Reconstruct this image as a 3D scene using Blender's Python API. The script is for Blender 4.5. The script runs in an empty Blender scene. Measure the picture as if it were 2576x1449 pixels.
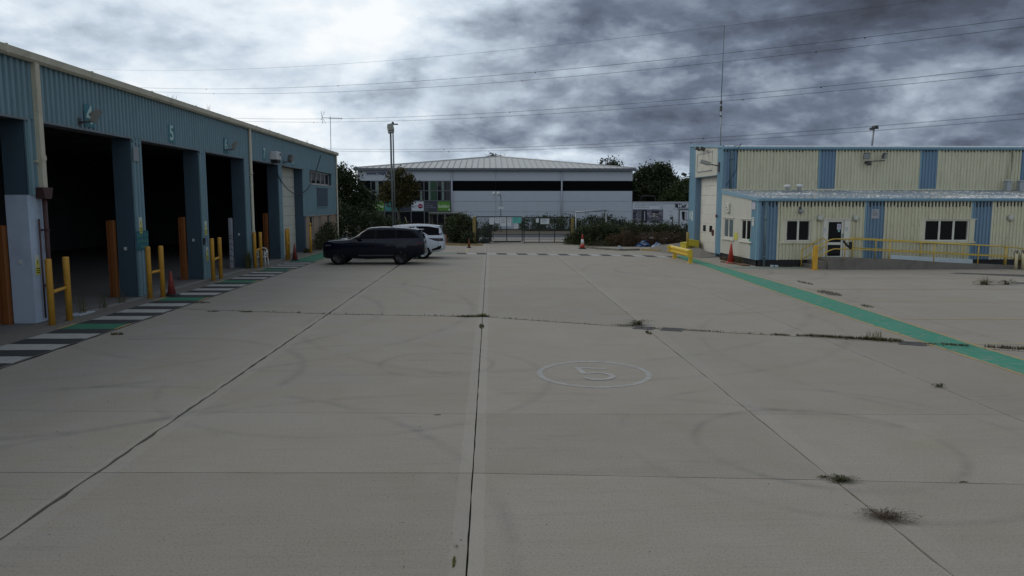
import bpy, math, random
import numpy as np
from mathutils import Vector
random.seed(7); np.random.seed(7)
S = bpy.context.scene
COL = S.collection
PI = math.pi
# ---------------------------------------------------------------- camera
EYE = 3.0
PITCH, YAW = math.radians(6.509), math.radians(1.695)
cam_d = bpy.data.cameras.new('camera'); cam = bpy.data.objects.new('camera', cam_d); COL.objects.link(cam)
cam_d.sensor_width = 36; cam_d.lens = 26.273; cam_d.clip_end = 5000
cam.location = (0, 0, EYE); cam.rotation_euler = (PI/2-PITCH, 0, -YAW)
S.camera = cam
S.view_settings.view_transform = 'Standard'; S.view_settings.look = 'None'
S.view_settings.exposure = 0.0; S.view_settings.gamma = 1.0; S.view_settings.use_curve_mapping = False
S.cycles.max_bounces = 6; S.cycles.diffuse_bounces = 3; S.cycles.transparent_max_bounces = 8
# ---------------------------------------------------------------- node helper
class NT:
    def __init__(s, tree): s.t = tree; tree.nodes.clear()
    def n(s, typ, **k):
        x = s.t.nodes.new(typ)
        for a, v in k.items(): setattr(x, a, v)
        return x
    def link(s, a, b): s.t.links.new(a, b)
    def put(s, sock, v):
        if hasattr(v, 'links') or isinstance(v, bpy.types.NodeSocket): s.t.links.new(v, sock)
        else: sock.default_value = v
    def m(s, op, a, b=None, c=None, clamp=False):
        x = s.n('ShaderNodeMath', operation=op); x.use_clamp = clamp
        s.put(x.inputs[0], a)
        if b is not None: s.put(x.inputs[1], b)
        if c is not None: s.put(x.inputs[2], c)
        return x.outputs[0]
    def noise(s, vec, scale, detail=5, rough=.55, dist=0):
        x = s.n('ShaderNodeTexNoise'); s.put(x.inputs['Vector'], vec)
        x.inputs['Scale'].default_value = scale; x.inputs['Detail'].default_value = detail
        x.inputs['Roughness'].default_value = rough; x.inputs['Distortion'].default_value = dist
        return x.outputs['Fac']
    def ramp(s, f, stops, mode='LINEAR'):
        x = s.n('ShaderNodeValToRGB'); s.put(x.inputs[0], f); r = x.color_ramp; r.interpolation = mode
        while len(r.elements) < len(stops): r.elements.new(.5)
        for e, (p, c) in zip(r.elements, stops):
            e.position = p; e.color = (*c, 1) if hasattr(c, '__len__') else (c, c, c, 1)
        return x.outputs[0]
    def mix(s, f, a, b, mode='MIX'):
        x = s.n('ShaderNodeMix', data_type='RGBA', blend_type=mode); s.put(x.inputs[0], f)
        for i, v in ((6, a), (7, b)):
            s.put(x.inputs[i], v if not isinstance(v, tuple) else ((*v, 1) if len(v) == 3 else v))
        return x.outputs[2]
    def vec(s, v, scale=(1, 1, 1), loc=(0, 0, 0)):
        x = s.n('ShaderNodeMapping'); s.put(x.inputs[0], v); x.inputs['Scale'].default_value = scale; x.inputs['Location'].default_value = loc
        return x.outputs[0]
    def xyz(s, v):
        x = s.n('ShaderNodeSeparateXYZ'); s.put(x.inputs[0], v); return x.outputs
    def comb(s, a, b, c):
        x = s.n('ShaderNodeCombineXYZ')
        for i, v in enumerate((a, b, c)): s.put(x.inputs[i], v)
        return x.outputs[0]
# ---------------------------------------------------------------- sky: broken grey cloud deck, brightest on the left where the sun stands behind it
SUN_EL, SUN_AZ = 42.0, -62.0
w = bpy.data.worlds.new('World'); S.world = w; w.use_nodes = True
q = NT(w.node_tree)
d = q.n('ShaderNodeTexCoord').outputs['Generated']
dx, dy, dz = q.xyz(d)
zz = q.m('MAXIMUM', dz, 0.0)
az = q.m('MULTIPLY', q.m('ARCTAN2', dx, dy), 180/PI)
el = q.m('MULTIPLY', q.m('ARCSINE', dz), 180/PI)
inv = q.m('DIVIDE', 1.0, q.m('ADD', zz, 0.15))
deck = q.comb(q.m('MULTIPLY', dx, inv), q.m('MULTIPLY', dy, inv), 0.0)
n_big = q.noise(deck, 0.70, 9, .50, .2)
puff = q.comb(q.m('MULTIPLY', az, .10), q.m('MULTIPLY', el, .20), q.m('MULTIPLY', zz, 2.0))
def billow(loc, sc): return q.noise(q.vec(puff, (1, 1, 1), loc), sc, 9, .55, .12)
n_mid = billow((0, 0, 0), 1.08)
relief = q.m('SUBTRACT', n_mid, billow((-.08, .15, 0), 1.08))       # cloud thickness towards the hidden sun: bright upper rims, grey bellies
fine = billow((4, 4, 0), 3.2)
n_wx = q.noise(q.vec(puff, (1, 1, 1), (-3, 5, 0)), 1.0, 7, .6)
n_wy = q.noise(q.vec(puff, (1, 1, 1), (11, -4, 0)), 1.2, 7, .6)
azw = q.m('ADD', az, q.m('MULTIPLY', q.m('SUBTRACT', n_wx, .5), 16.0))
elw = q.m('ADD', el, q.m('MULTIPLY', q.m('SUBTRACT', n_wy, .5), 7.0))
base = q.ramp(q.m('ADD', q.m('DIVIDE', q.m('ADD', azw, q.m('MULTIPLY', q.m('SUBTRACT', 9.0, elw), .9)), 360.0), .5),
              [(0, .75), (.25, .84), (.40, .87), (.470, .88), (.508, .60), (.55, .42), (.64, .38), (.75, .60), (1, .75)])
over = q.m('MULTIPLY', zz, zz)
base = q.m('ADD', q.m('MULTIPLY', base, q.m('SUBTRACT', 1.0, over)), q.m('MULTIPLY', over, .56))
amp = q.ramp(base, [(.40, 1.0), (.88, .62)])
t = q.m('ADD', base, q.m('MULTIPLY', q.m('MULTIPLY', q.m('SUBTRACT', n_big, .5), .46), amp))
edge = q.ramp(n_mid, [(.34, 0.0), (.47, .42), (.52, .60), (.66, 1.0)], 'EASE')          # crisper cloud margins than plain noise
t = q.m('ADD', t, q.m('MULTIPLY', q.m('MULTIPLY', q.m('SUBTRACT', edge, .5), .24), amp))
t = q.m('ADD', t, q.m('MULTIPLY', q.m('MULTIPLY', relief, .72), amp))
t = q.m('ADD', t, q.m('MULTIPLY', q.m('SUBTRACT', fine, .5), .16))
def cloud(t, a0, e0, sa, se, amp):          # one cloud (amp < 0) or one thin bright gap (amp > 0) of the deck
    a = q.m('POWER', q.m('ABSOLUTE', q.m('DIVIDE', q.m('SUBTRACT', azw, a0), sa)), 2.0)
    e = q.m('POWER', q.m('ABSOLUTE', q.m('DIVIDE', q.m('SUBTRACT', elw, e0), se)), 2.0)
    g = q.m('EXPONENT', q.m('MULTIPLY', q.m('ADD', a, e), -1.0))
    return q.m('MULTIPLY_ADD', g, amp, t)
for c in ((-24, 10.5, 3.5, 2.4, -.17), (-18, 9.0, 4, 1.3, -.10), (-30, 11.0, 5, .6, -.08), (-9, 12.5, 5, 3, .04), (-2.5, 13.5, 1.8, 3, .05), (-14, 6.0, 4, .8, .14),
          (8, 14.0, 7, 2.4, -.26), (27, 14.4, 12, 3.0, -.30), (-10, 1.9, 12, 1.4, .12), (16, 7.0, 9, 1.6, -.08), (0, 5.0, 3.5, .8, -.18), (9, 5.6, 6, 1.0, -.10), (-7, 8.0, 3, 1.2, -.14),
          (7, 3.0, 7, 1.0, .28), (17, 9.7, 8, .9, .12), (30, 8.2, 5, 1.6, .14), (32, 3.8, 4, .7, -.10), (15, 3.0, 5, .8, -.06), (14, 1.8, 6, .9, .24), (2, 9.5, 4, 1.2, .08)):
    t = cloud(t, *c)
cl = q.ramp(t, [(0.0, (.055, .064, .086)), (.2, (.085, .102, .142)), (.38, (.152, .190, .258)), (.55, (.31, .365, .445)), (.72, (.54, .63, .735)), (.88, (.79, .87, .94)), (1.0, (.95, .98, 1.0))])
sky = q.n('ShaderNodeTexSky', sky_type='NISHITA'); sky.sun_disc = False
sky.sun_elevation = math.radians(SUN_EL); sky.sun_rotation = math.radians(SUN_AZ)
skyc = q.mix(1.0, sky.outputs[0], (.10, .10, .10), 'MULTIPLY')
gap = q.ramp(q.noise(q.vec(deck, (1, 1, 1), (21, 3, 0)), .9, 6, .6), [(.66, 0.0), (.80, .5)])
colr = q.mix(gap, cl, skyc)
low = q.m('LESS_THAN', dz, -0.01)
colr = q.mix(low, colr, (.10, .10, .09))
bg = q.n('ShaderNodeBackground'); q.link(colr, bg.inputs[0]); bg.inputs[1].default_value = 1.0
q.link(bg.outputs[0], q.n('ShaderNodeOutputWorld').inputs[0])
sl = bpy.data.lights.new('sun', 'SUN'); so = bpy.data.objects.new('sun', sl); COL.objects.link(so)
sl.energy = 0.8; sl.angle = math.radians(30); sl.color = (1, .93, .82)
sa, se = math.radians(SUN_AZ), math.radians(SUN_EL)
sdir = Vector((math.sin(sa)*math.cos(se), math.cos(sa)*math.cos(se), math.sin(se)))
so.rotation_euler = sdir.to_track_quat('Z', 'Y').to_euler(); so.location = (0, 0, 60)
# ---------------------------------------------------------------- survey helpers: where a sight line meets the ground or a wall plane
_fw = Vector((math.sin(YAW)*math.cos(PITCH), math.cos(YAW)*math.cos(PITCH), -math.sin(PITCH)))
_rt = Vector((math.cos(YAW), -math.sin(YAW), 0)); _up = _rt.cross(_fw)
def _ray(u, v): return _rt*((u-1288)/1880) - _up*((v-724.5)/1880) + _fw
def on_ground(u, v, z=0.0):
    r = _ray(u, v); p = r*((z-EYE)/r.z); return Vector((p.x, p.y, z))
def on_y(u, v, y):
    r = _ray(u, v); p = r*(y/r.y); return Vector((p.x, y, p.z+EYE))
def on_x(u, v, x):
    r = _ray(u, v); p = r*(x/r.x); return Vector((x, p.y, p.z+EYE))
# ---------------------------------------------------------------- materials
MATS = {}
def mat(name, col, rough=.7, var=.12, scale=3.0, metal=0.0, bump=0.0, dirt=0.0, dirtcol=(.06, .055, .045), streak=False, spec=.4, fine=0.0, rust=0.0):
    if name in MATS: return MATS[name]
    m = bpy.data.materials.new(name); m.use_nodes = True; k = NT(m.node_tree)
    P = k.n('ShaderNodeNewGeometry').outputs['Position']
    n1 = k.noise(P, scale, 6, .6)
    c = k.mix(n1, tuple(x*(1-var) for x in col), tuple(min(1, x*(1+var)) for x in col))
    if fine: c = k.mix(1.0, c, k.ramp(k.noise(P, 60, 3, .7), [(.3, 1-fine), (.7, 1+fine*.3)]), 'MULTIPLY')
    if dirt:
        v = k.vec(P, (3, 3, .35)) if streak else P
        dn = k.ramp(k.noise(v, 1.6, 8, .68), [(.48, 0.0), (.75, dirt)])
        c = k.mix(dn, c, dirtcol)
    if rust: c = k.mix(k.ramp(k.noise(P, 7, 8, .7), [(.58, 0.0), (.68, rust)]), c, (.13, .05, .02))
    b = k.n('ShaderNodeBsdfPrincipled'); k.link(c, b.inputs['Base Color'])
    b.inputs['Metallic'].default_value = metal; b.inputs['Specular IOR Level'].default_value = spec
    k.put(b.inputs['Roughness'], k.m('ADD', rough-.08, k.m('MULTIPLY', n1, .16)))
    if bump:
        bp = k.n('ShaderNodeBump'); bp.inputs['Strength'].default_value = bump; bp.inputs['Distance'].default_value = .02
        k.link(k.noise(P, 25, 5, .6), bp.inputs['Height']); k.link(bp.outputs[0], b.inputs['Normal'])
    k.link(b.outputs[0], k.n('ShaderNodeOutputMaterial').inputs[0])
    MATS[name] = m; return m
def leafmat(name, a, b2, c3=None):
    if name in MATS: return MATS[name]
    m = bpy.data.materials.new(name); m.use_nodes = True; k = NT(m.node_tree)
    g = k.n('ShaderNodeNewGeometry'); r = g.outputs['Random Per Island']
    st = [(0.0, a), (.75, b2), (1.0, c3 or b2)]
    c = k.ramp(r, st)
    c = k.mix(k.ramp(k.noise(g.outputs['Position'], .9, 3), [(.35, 0.0), (.65, .5)]), c, tuple(x*.6 for x in a))
    b = k.n('ShaderNodeBsdfPrincipled'); k.link(c, b.inputs['Base Color']); b.inputs['Roughness'].default_value = .6; b.inputs['Specular IOR Level'].default_value = .25
    tr = k.n('ShaderNodeBsdfTranslucent'); k.link(c, tr.inputs[0])
    mx = k.n('ShaderNodeMixShader'); mx.inputs[0].default_value = .25; k.link(b.outputs[0], mx.inputs[1]); k.link(tr.outputs[0], mx.inputs[2])
    k.link(mx.outputs[0], k.n('ShaderNodeOutputMaterial').inputs[0]); MATS[name] = m; return m
def glass(name, col=(.012, .014, .016), rough=.04):
    if name in MATS: return MATS[name]
    m = bpy.data.materials.new(name); m.use_nodes = True; b = m.node_tree.nodes['Principled BSDF']
    b.inputs['Base Color'].default_value = (*col, 1); b.inputs['Roughness'].default_value = rough; b.inputs['Specular IOR Level'].default_value = .28
    MATS[name] = m; return m
# ---------------------------------------------------------------- mesh builder
class MB:
    def __init__(s): s.v = []; s.f = []; s.mi = []; s.sm = []
    def face(s, pts, mi=0, sm=False):
        i = len(s.v); s.v += [tuple(p) for p in pts]; s.f.append(tuple(range(i, i+len(pts)))); s.mi.append(mi); s.sm.append(sm)
    def raw(s, vs, fs, mi=0, sm=False):
        i = len(s.v); s.v += [tuple(p) for p in vs]
        for f in fs: s.f.append(tuple(i+a for a in f)); s.mi.append(mi); s.sm.append(sm)
    def box(s, x0, x1, y0, y1, z0, z1, mi=0, bev=0.0):
        if x0 > x1: x0, x1 = x1, x0
        if y0 > y1: y0, y1 = y1, y0
        if z0 > z1: z0, z1 = z1, z0
        b = min(bev, (x1-x0)*.45, (y1-y0)*.45, (z1-z0)*.45)
        if b <= 0:
            V = [(x0,y0,z0),(x1,y0,z0),(x1,y1,z0),(x0,y1,z0),(x0,y0,z1),(x1,y0,z1),(x1,y1,z1),(x0,y1,z1)]
            s.raw(V, [(3,2,1,0),(4,5,6,7),(0,1,5,4),(1,2,6,5),(2,3,7,6),(3,0,4,7)], mi); return s
        V = []
        for (zx, ins) in ((z0, b), (z0+b, 0), (z1-b, 0), (z1, b)):
            V += [(x0+b,y0+ins,zx),(x1-b,y0+ins,zx),(x1-ins,y0+b,zx),(x1-ins,y1-b,zx),(x1-b,y1-ins,zx),(x0+b,y1-ins,zx),(x0+ins,y1-b,zx),(x0+ins,y0+b,zx)]
        F = [tuple(range(7, -1, -1)), tuple(range(24, 32))]
        for r in range(3):
            for i in range(8): j = (i+1) % 8; F.append((r*8+i, r*8+j, r*8+8+j, r*8+8+i))
        s.raw(V, F, mi); return s
    def obox(s, c, ax, ay, az_, mi=0):     # oriented box: centre and three half-axis vectors
        c, ax, ay, az_ = map(Vector, (c, ax, ay, az_))
        V = [c+ax*a+ay*b+az_*d for d in (-1, 1) for (a, b) in ((-1,-1),(1,-1),(1,1),(-1,1))]
        s.raw(V, [(3,2,1,0),(4,5,6,7),(0,1,5,4),(1,2,6,5),(2,3,7,6),(3,0,4,7)], mi); return s
    def tube(s, pts, r, n=8, mi=0, cap=True, r2=None):
        pts = [Vector(p) for p in pts]; N = len(pts); V = []; F = []
        for i, p in enumerate(pts):
            if i == 0: tdir = pts[1]-p
            elif i == N-1: tdir = p-pts[i-1]
            else: tdir = (pts[i+1]-p).normalized()+(p-pts[i-1]).normalized()
            tdir.normalize()
            up = Vector((0, 0, 1)) if abs(tdir.z) < .95 else Vector((1, 0, 0))
            a = tdir.cross(up).normalized(); b = a.cross(tdir)
            rr = r if r2 is None else r+(r2-r)*i/(N-1)
            V += [p+a*rr*math.cos(2*PI*k/n)+b*rr*math.sin(2*PI*k/n) for k in range(n)]
        for i in range(N-1):
            for k in range(n): l = (k+1) % n; F.append((i*n+k, i*n+l, i*n+n+l, i*n+n+k))
        if cap: F += [tuple(range(n-1, -1, -1)), tuple((N-1)*n+k for k in range(n))]
        s.raw(V, F, mi, n > 4); return s
    def lathe(s, prof, c=(0, 0, 0), n=20, mi=0, axis='z'):    # prof: (radius, height)
        V = []; F = []
        for r, h in prof:
            for k in range(n):
                a = 2*PI*k/n; x, y = r*math.cos(a), r*math.sin(a)
                p = (x, y, h) if axis == 'z' else ((x, h, y) if axis == 'y' else (h, x, y))
                V.append((p[0]+c[0], p[1]+c[1], p[2]+c[2]))
        for i in range(len(prof)-1):
            for k in range(n): l = (k+1) % n; F.append((i*n+k, i*n+l, i*n+n+l, i*n+n+k))
        F += [tuple(range(n-1, -1, -1)), tuple((len(prof)-1)*n+k for k in range(n))]
        s.raw(V, F, mi, True); return s
    def prism(s, poly, a, b, axis='y', mi=0):   # poly of 2-d points, extruded from a to b along axis
        def P(p, t):
            return (p[0], t, p[1]) if axis == 'y' else ((t, p[0], p[1]) if axis == 'x' else (p[0], p[1], t))
        n = len(poly); V = [P(p, a) for p in poly]+[P(p, b) for p in poly]
        F = [tuple(range(n)), tuple(range(2*n-1, n-1, -1))]+[(i, n+i, n+(i+1) % n, (i+1) % n) for i in range(n)]
        s.raw(V, F, mi); return s
    def clad(s, p0, dirv, nrm, L, z0, z1, pitch=.2, depth=.032, mi=0, phase=0.0):   # trapezoidal sheet; z0, z1 numbers or functions of the run
        p0 = Vector(p0); dv = Vector(dirv); nv = Vector(nrm)
        zf0 = z0 if callable(z0) else (lambda t: z0); zf1 = z1 if callable(z1) else (lambda t: z1)
        pr = [(0, 0), (.34, 0), (.46, 1), (.88, 1), (1.0, 0)]; ts = []
        k = math.floor(-phase/pitch)-1
        while k*pitch+phase < L:
            for a, h in pr[:4]:
                tt = (k+a)*pitch+phase
                if 0 < tt < L: ts.append((tt, h))
            k += 1
        def hh(tt):
            x = ((tt-phase)/pitch) % 1.0
            for (a, h), (b, g) in zip(pr, pr[1:]):
                if a <= x <= b: return h+(g-h)*(x-a)/(b-a)
            return 0
        ts = [(0.0, hh(0.0))]+ts+[(L, hh(L))]
        V = []
        for tt, h in ts:
            b = p0+dv*tt+nv*(h*depth)
            V += [(b.x, b.y, zf0(tt)), (b.x, b.y, zf1(tt))]
        F = [(2*i, 2*i+2, 2*i+3, 2*i+1) for i in range(len(ts)-1)]
        s.raw(V, F, mi); return s
    def build(s, name, mats, parent=None, label=None, kind=None, smooth_angle=None):
        if not isinstance(mats, (list, tuple)): mats = [mats]
        me = bpy.data.meshes.new(name); off = WLOC.get(parent.name, Vector((0, 0, 0))) if parent else Vector((0, 0, 0))
        me.from_pydata([(a-off.x, b-off.y, c-off.z) for a, b, c in s.v], [], s.f)
        for m in mats: me.materials.append(m)
        me.polygons.foreach_set('material_index', s.mi); me.polygons.foreach_set('use_smooth', s.sm)
        me.update()
        o = bpy.data.objects.new(name, me); COL.objects.link(o); WLOC[o.name] = off.copy()
        if parent: o.parent = parent
        if label: o['label'] = label
        if kind: o['kind'] = kind
        return o
WLOC = {}
def thing(name, label, cat, loc=(0, 0, 0), group=None):
    o = bpy.data.objects.new(name, None); COL.objects.link(o); o.location = loc; o.empty_display_size = .2
    o['label'] = label; o['category'] = cat
    if group: o['group'] = group
    WLOC[o.name] = Vector(loc); return o
def single(mb, name, mats, label, cat, group=None):
    o = mb.build(name, mats); o['label'] = label; o['category'] = cat
    if group: o['group'] = group
    return o
def struct_root(name, loc=(0, 0, 0)):
    o = bpy.data.objects.new(name, None); COL.objects.link(o); o['kind'] = 'structure'; WLOC[o.name] = Vector(loc); return o
def dup(root, loc, rz=None, label=None):
    r = root.copy(); COL.objects.link(r); r.location = loc; WLOC[r.name] = Vector(loc)
    if rz is not None: r.rotation_euler = (0, 0, rz)
    if label: r['label'] = label
    for ch in root.children:
        c = ch.copy(); COL.objects.link(c); c.parent = r
        for g in ch.children:
            e = g.copy(); COL.objects.link(e); e.parent = c
    return r
def text(body, size, origin, xdir, ydir, m, parent=None, name='lettering', depth=.006, align='CENTER', shear=0.0, xscale=1.0, bold=0.0):
    cu = bpy.data.curves.new('text', 'FONT'); cu.body = body; cu.size = size; cu.align_x = align; cu.align_y = 'CENTER'
    cu.extrude = depth/2; cu.shear = shear; cu.resolution_u = 3; cu.offset = bold; cu.space_line = 1.05
    to = bpy.data.objects.new('text', cu); COL.objects.link(to)
    dg = bpy.context.evaluated_depsgraph_get(); me0 = to.evaluated_get(dg).to_mesh()
    X = Vector(xdir).normalized(); Y = Vector(ydir).normalized(); Z = X.cross(Y); O = Vector(origin)
    b = MB(); b.raw([O+X*(p.co.x*xscale)+Y*p.co.y+Z*p.co.z for p in me0.vertices], [tuple(p.vertices) for p in me0.polygons])
    to.to_mesh_clear(); bpy.data.objects.remove(to); bpy.data.curves.remove(cu)
    return b.build(name, m, parent)
def leaves(name, pts, size, m, parent=None, flat=0.0, kind=None, label=None, aspect=.6):
    pts = np.asarray(pts, float); N = len(pts)
    off = WLOC.get(parent.name, Vector((0, 0, 0))) if parent else Vector((0, 0, 0))
    a = np.random.normal(size=(N, 3)); a /= np.linalg.norm(a, axis=1)[:, None]
    b = np.random.normal(size=(N, 3)); b -= a*(a*b).sum(1)[:, None]; b /= np.linalg.norm(b, axis=1)[:, None]
    sz = (size*np.random.uniform(.55, 1.3, N))[:, None]
    c = pts-np.array(off)
    V = np.stack([c-a*sz*.5, c+b*sz*.5*aspect, c+a*sz*.5, c-b*sz*.5*aspect], 1).reshape(-1, 3)
    me = bpy.data.meshes.new(name); me.vertices.add(4*N); me.vertices.foreach_set('co', V.ravel())
    me.loops.add(4*N); me.loops.foreach_set('vertex_index', np.arange(4*N, dtype=np.int32))
    me.polygons.add(N); me.polygons.foreach_set('loop_start', np.arange(0, 4*N, 4, dtype=np.int32)); me.polygons.foreach_set('loop_total', np.full(N, 4, np.int32))
    me.materials.append(m); me.update(calc_edges=True); me.validate()
    o = bpy.data.objects.new(name, me); COL.objects.link(o); WLOC[o.name] = off.copy()
    if parent: o.parent = parent
    if kind: o['kind'] = kind
    if label: o['label'] = label
    return o
def clumps(blobs, n, per, spread):
    """leaf positions: clumps spread through ellipsoids (x,y,z,rx,ry,rz), denser near their skins"""
    vol = np.array([b[3]*b[4]*b[5] for b in blobs])**.7; vol /= vol.sum(); out = []
    for b, share in zip(blobs, vol):
        k = max(6, int(n*share))
        dirs = np.random.normal(size=(k, 3)); dirs /= np.linalg.norm(dirs, axis=1)[:, None]
        r = np.random.uniform(.45, 1.08, k)**.6
        c = np.array(b[:3])+dirs*r[:, None]*np.array(b[3:6])
        for p in c: out.append(p+np.random.normal(size=(per, 3))*spread*np.random.uniform(.5, 1.3))
    o = np.concatenate(out); return o[o[:, 2] > .03]
# ================================================================ GROUND
def concrete(name, base, streak=True, arcs=True, tint=.06):
    m = bpy.data.materials.new(name); m.use_nodes = True; k = NT(m.node_tree)
    P = k.n('ShaderNodeNewGeometry').outputs['Position']; X, Y, Z = k.xyz(P)
    big = k.noise(P, .35, 6, .62)
    c = k.mix(big, tuple(v*.86 for v in base), tuple(v*1.12 for v in base))
    warm = k.ramp(k.noise(k.vec(P, (1, 1, 1), (9, 4, 0)), .8, 6, .65), [(.42, 0.0), (.7, .6)])
    c = k.mix(warm, c, (base[0]*.93, base[1]*.88, base[2]*.74))
    # trowelled / tined finish: fine lines across the yard
    st = k.noise(k.vec(P, (.6, 26, 1)), 1.0, 4, .7)
    c = k.mix(1.0, c, k.ramp(st, [(.3, .94), (.7, 1.04)]), 'MULTIPLY')
    sp = k.noise(P, 46, 3, .75)
    c = k.mix(1.0, c, k.ramp(sp, [(.32, .55), (.46, 1.0), (.58, 1.0), (.72, 1.25)]), 'MULTIPLY')
    if streak:   # dark rubber scuffs lying mostly across
        s1 = k.noise(k.vec(P, (.55, 5.0, 1), (3, 1, 0)), 1.0, 7, .7, .4)
        pat = k.ramp(k.noise(k.vec(P, (1, 1, 1), (-6, 2, 0)), .22, 4), [(.42, 0.0), (.62, 1.0)])
        c = k.mix(k.m('MULTIPLY', k.ramp(s1, [(.54, 0.0), (.72, .36)]), pat), c, (.10, .10, .10))
    if arcs:
        brk = k.ramp(k.noise(P, .7, 6, .6), [(.38, 0.0), (.56, 1.0)])
        ln = k.ramp(k.noise(k.vec(P, (1, 1, 1), (2, 9, 0)), 4.0, 6, .7), [(.35, .35), (.65, 1.0)])
        tot = 0.0
        for (cx, cy, r, wd, amp) in ((4.15, 8.95, 1.55, .13, .8), (4.3, 9.2, 2.6, .12, .5), (-1.0, 13.8, 1.05, .1, .8), (-2.2, 12.6, 3.2, .14, .55), (9.0, 33, 3.4, .22, .8), (9.4, 33, 5.2, .2, .6),
                                     (5.0, 28, 8.2, .22, .5), (-1.5, 24, 11, .22, .5), (0, 3, 8.6, .16, .55), (-6, 6, 6.2, .16, .7), (-7, 13, 3.6, .18, .8), (2, 19, 6.6, .18, .5), (12, 15, 7.4, .16, .5), (-10, 21, 9.5, .2, .8), (-11, 20, 8.0, .2, .7)):
            dd = k.m('SQRT', k.m('ADD', k.m('POWER', k.m('SUBTRACT', X, cx), 2.0), k.m('POWER', k.m('SUBTRACT', Y, cy), 2.0)))
            g = k.m('SUBTRACT', 1.0, k.m('DIVIDE', k.m('ABSOLUTE', k.m('SUBTRACT', dd, r)), wd*.8), clamp=True)
            tot = k.m('MULTIPLY_ADD', g, amp, tot)
        tot = k.m('MULTIPLY', k.m('MULTIPLY', tot, brk), k.m('MULTIPLY', ln, .50), clamp=True)
        c = k.mix(tot, c, (.085, .085, .085))
        # making-good strips of paler mortar along the running joints
        ed = k.m('MULTIPLY', k.m('SUBTRACT', k.noise(P, 3.0, 5, .7), .5), .10)
        for (jx, wl, wr, amp) in ((-4.4, .10, .20, .20), (-.2, .15, .14, .30), (3.74, .05, .24, .13), (7.35, .05, .2, .10)):
            xx = k.m('ADD', k.m('SUBTRACT', X, jx), ed)
            ins = k.m('MULTIPLY', k.m('GREATER_THAN', xx, -wl), k.m('LESS_THAN', xx, wr))
            c = k.mix(k.m('MULTIPLY', ins, amp), c, (base[0]*1.22, base[1]*1.25, base[2]*1.32))
    if arcs:
        oil = k.ramp(k.noise(k.vec(P, (1, 1.3, 1), (31, 7, 0)), .75, 7, .62), [(.66, 0.0), (.76, .25)]); c = k.mix(oil, c, (base[0]*.45, base[1]*.44, base[2]*.43))
        pale = k.ramp(k.noise(k.vec(P, (1, 1, 1), (-13, 17, 0)), .5, 8, .66), [(.60, 0.0), (.74, .35)]); c = k.mix(pale, c, (base[0]*1.25, base[1]*1.27, base[2]*1.3))
    rnd = k.n('ShaderNodeObjectInfo').outputs['Random']
    c = k.mix(1.0, c, k.ramp(rnd, [(0, 1-tint), (1, 1+tint)]), 'MULTIPLY')
    b = k.n('ShaderNodeBsdfPrincipled'); k.link(c, b.inputs['Base Color']); b.inputs['Specular IOR Level'].default_value = .3
    k.put(b.inputs['Roughness'], k.m('ADD', .72, k.m('MULTIPLY', big, .2)))
    bp = k.n('ShaderNodeBump'); bp.inputs['Strength'].default_value = .35; bp.inputs['Distance'].default_value = .01
    k.link(k.m('ADD', k.m('MULTIPLY', st, .6), k.m('MULTIPLY', sp, .6)), bp.inputs['Height']); k.link(bp.outputs[0], b.inputs['Normal'])
    k.link(b.outputs[0], k.n('ShaderNodeOutputMaterial').inputs[0]); MATS[name] = m; return m
CONC = concrete('yard_concrete', (.290, .258, .216))
APRON = concrete('apron_concrete', (.17, .155, .135), arcs=False)
SOIL = mat('soil', (.05, .045, .035), .95, .3, 2)
g = MB(); g.face([(-900, -400, -.06), (900, -400, -.06), (900, 1500, -.06), (-900, 1500, -.06)])
g.build('ground', mat('ground_earth', (.085, .08, .05), .95, .3, .4, dirt=.5), kind='structure')
yard = struct_root('yard')
def pl(pts):
    def f(x):
        if x <= pts[0][0]: return pts[0][1]
        for (a, b), (c, e) in zip(pts, pts[1:]):
            if x <= c: return b+(e-b)*(x-a)/(c-a)
        return pts[-1][1]
    return f
LANES = [-8.90, -4.40, -.20, 3.74, 7.35, 11.2, 15.2, 20.0, 25.0, 31.0]
LW = [.02, .021, .008, .011, .009, .008, .006, .005, .005, .005]; LJ = [.012, .015, .004, .007, .006, .005, .004, 0, 0, 0]
CROSS = [(pl([(-9, -3), (31, -4)]), .005), (pl([(-9, 2.6), (31, 1.6)]), .005), (pl([(-9, 8.36), (-.2, 8.07), (3.8, 7.73), (6, 7.52), (31, 5.4)]), .007), (pl([(-9, 10.9), (-.2, 10.42), (3.7, 10.3), (31, 9.2)]), .004),
         (pl([(-9, 21.4), (-7.1, 20.88), (-4.4, 20.2), (-.2, 19.58), (3.8, 17.63), (7.3, 16.3), (9.04, 15.45), (10.84, 14.62), (15, 14), (31, 13.6)]), .034),
         (pl([(-9, 26.9), (7.7, 26.1), (11, 25.7), (31, 25.2)]), .006), (pl([(-9, 33.3), (-5, 33.1), (-.5, 32.6), (3, 31.4), (11, 31.0), (31, 30.7)]), .006),
         (pl([(-9, 39), (-1.5, 38.5), (7.8, 35.9), (31, 35.4)]), .006), (pl([(-9, 46.4), (10, 46.2), (31, 46)]), .006), (pl([(-9, 55.6), (31, 55.6)]), .006), (pl([(-9, 61.5), (31, 61.5)]), .006)]
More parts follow.
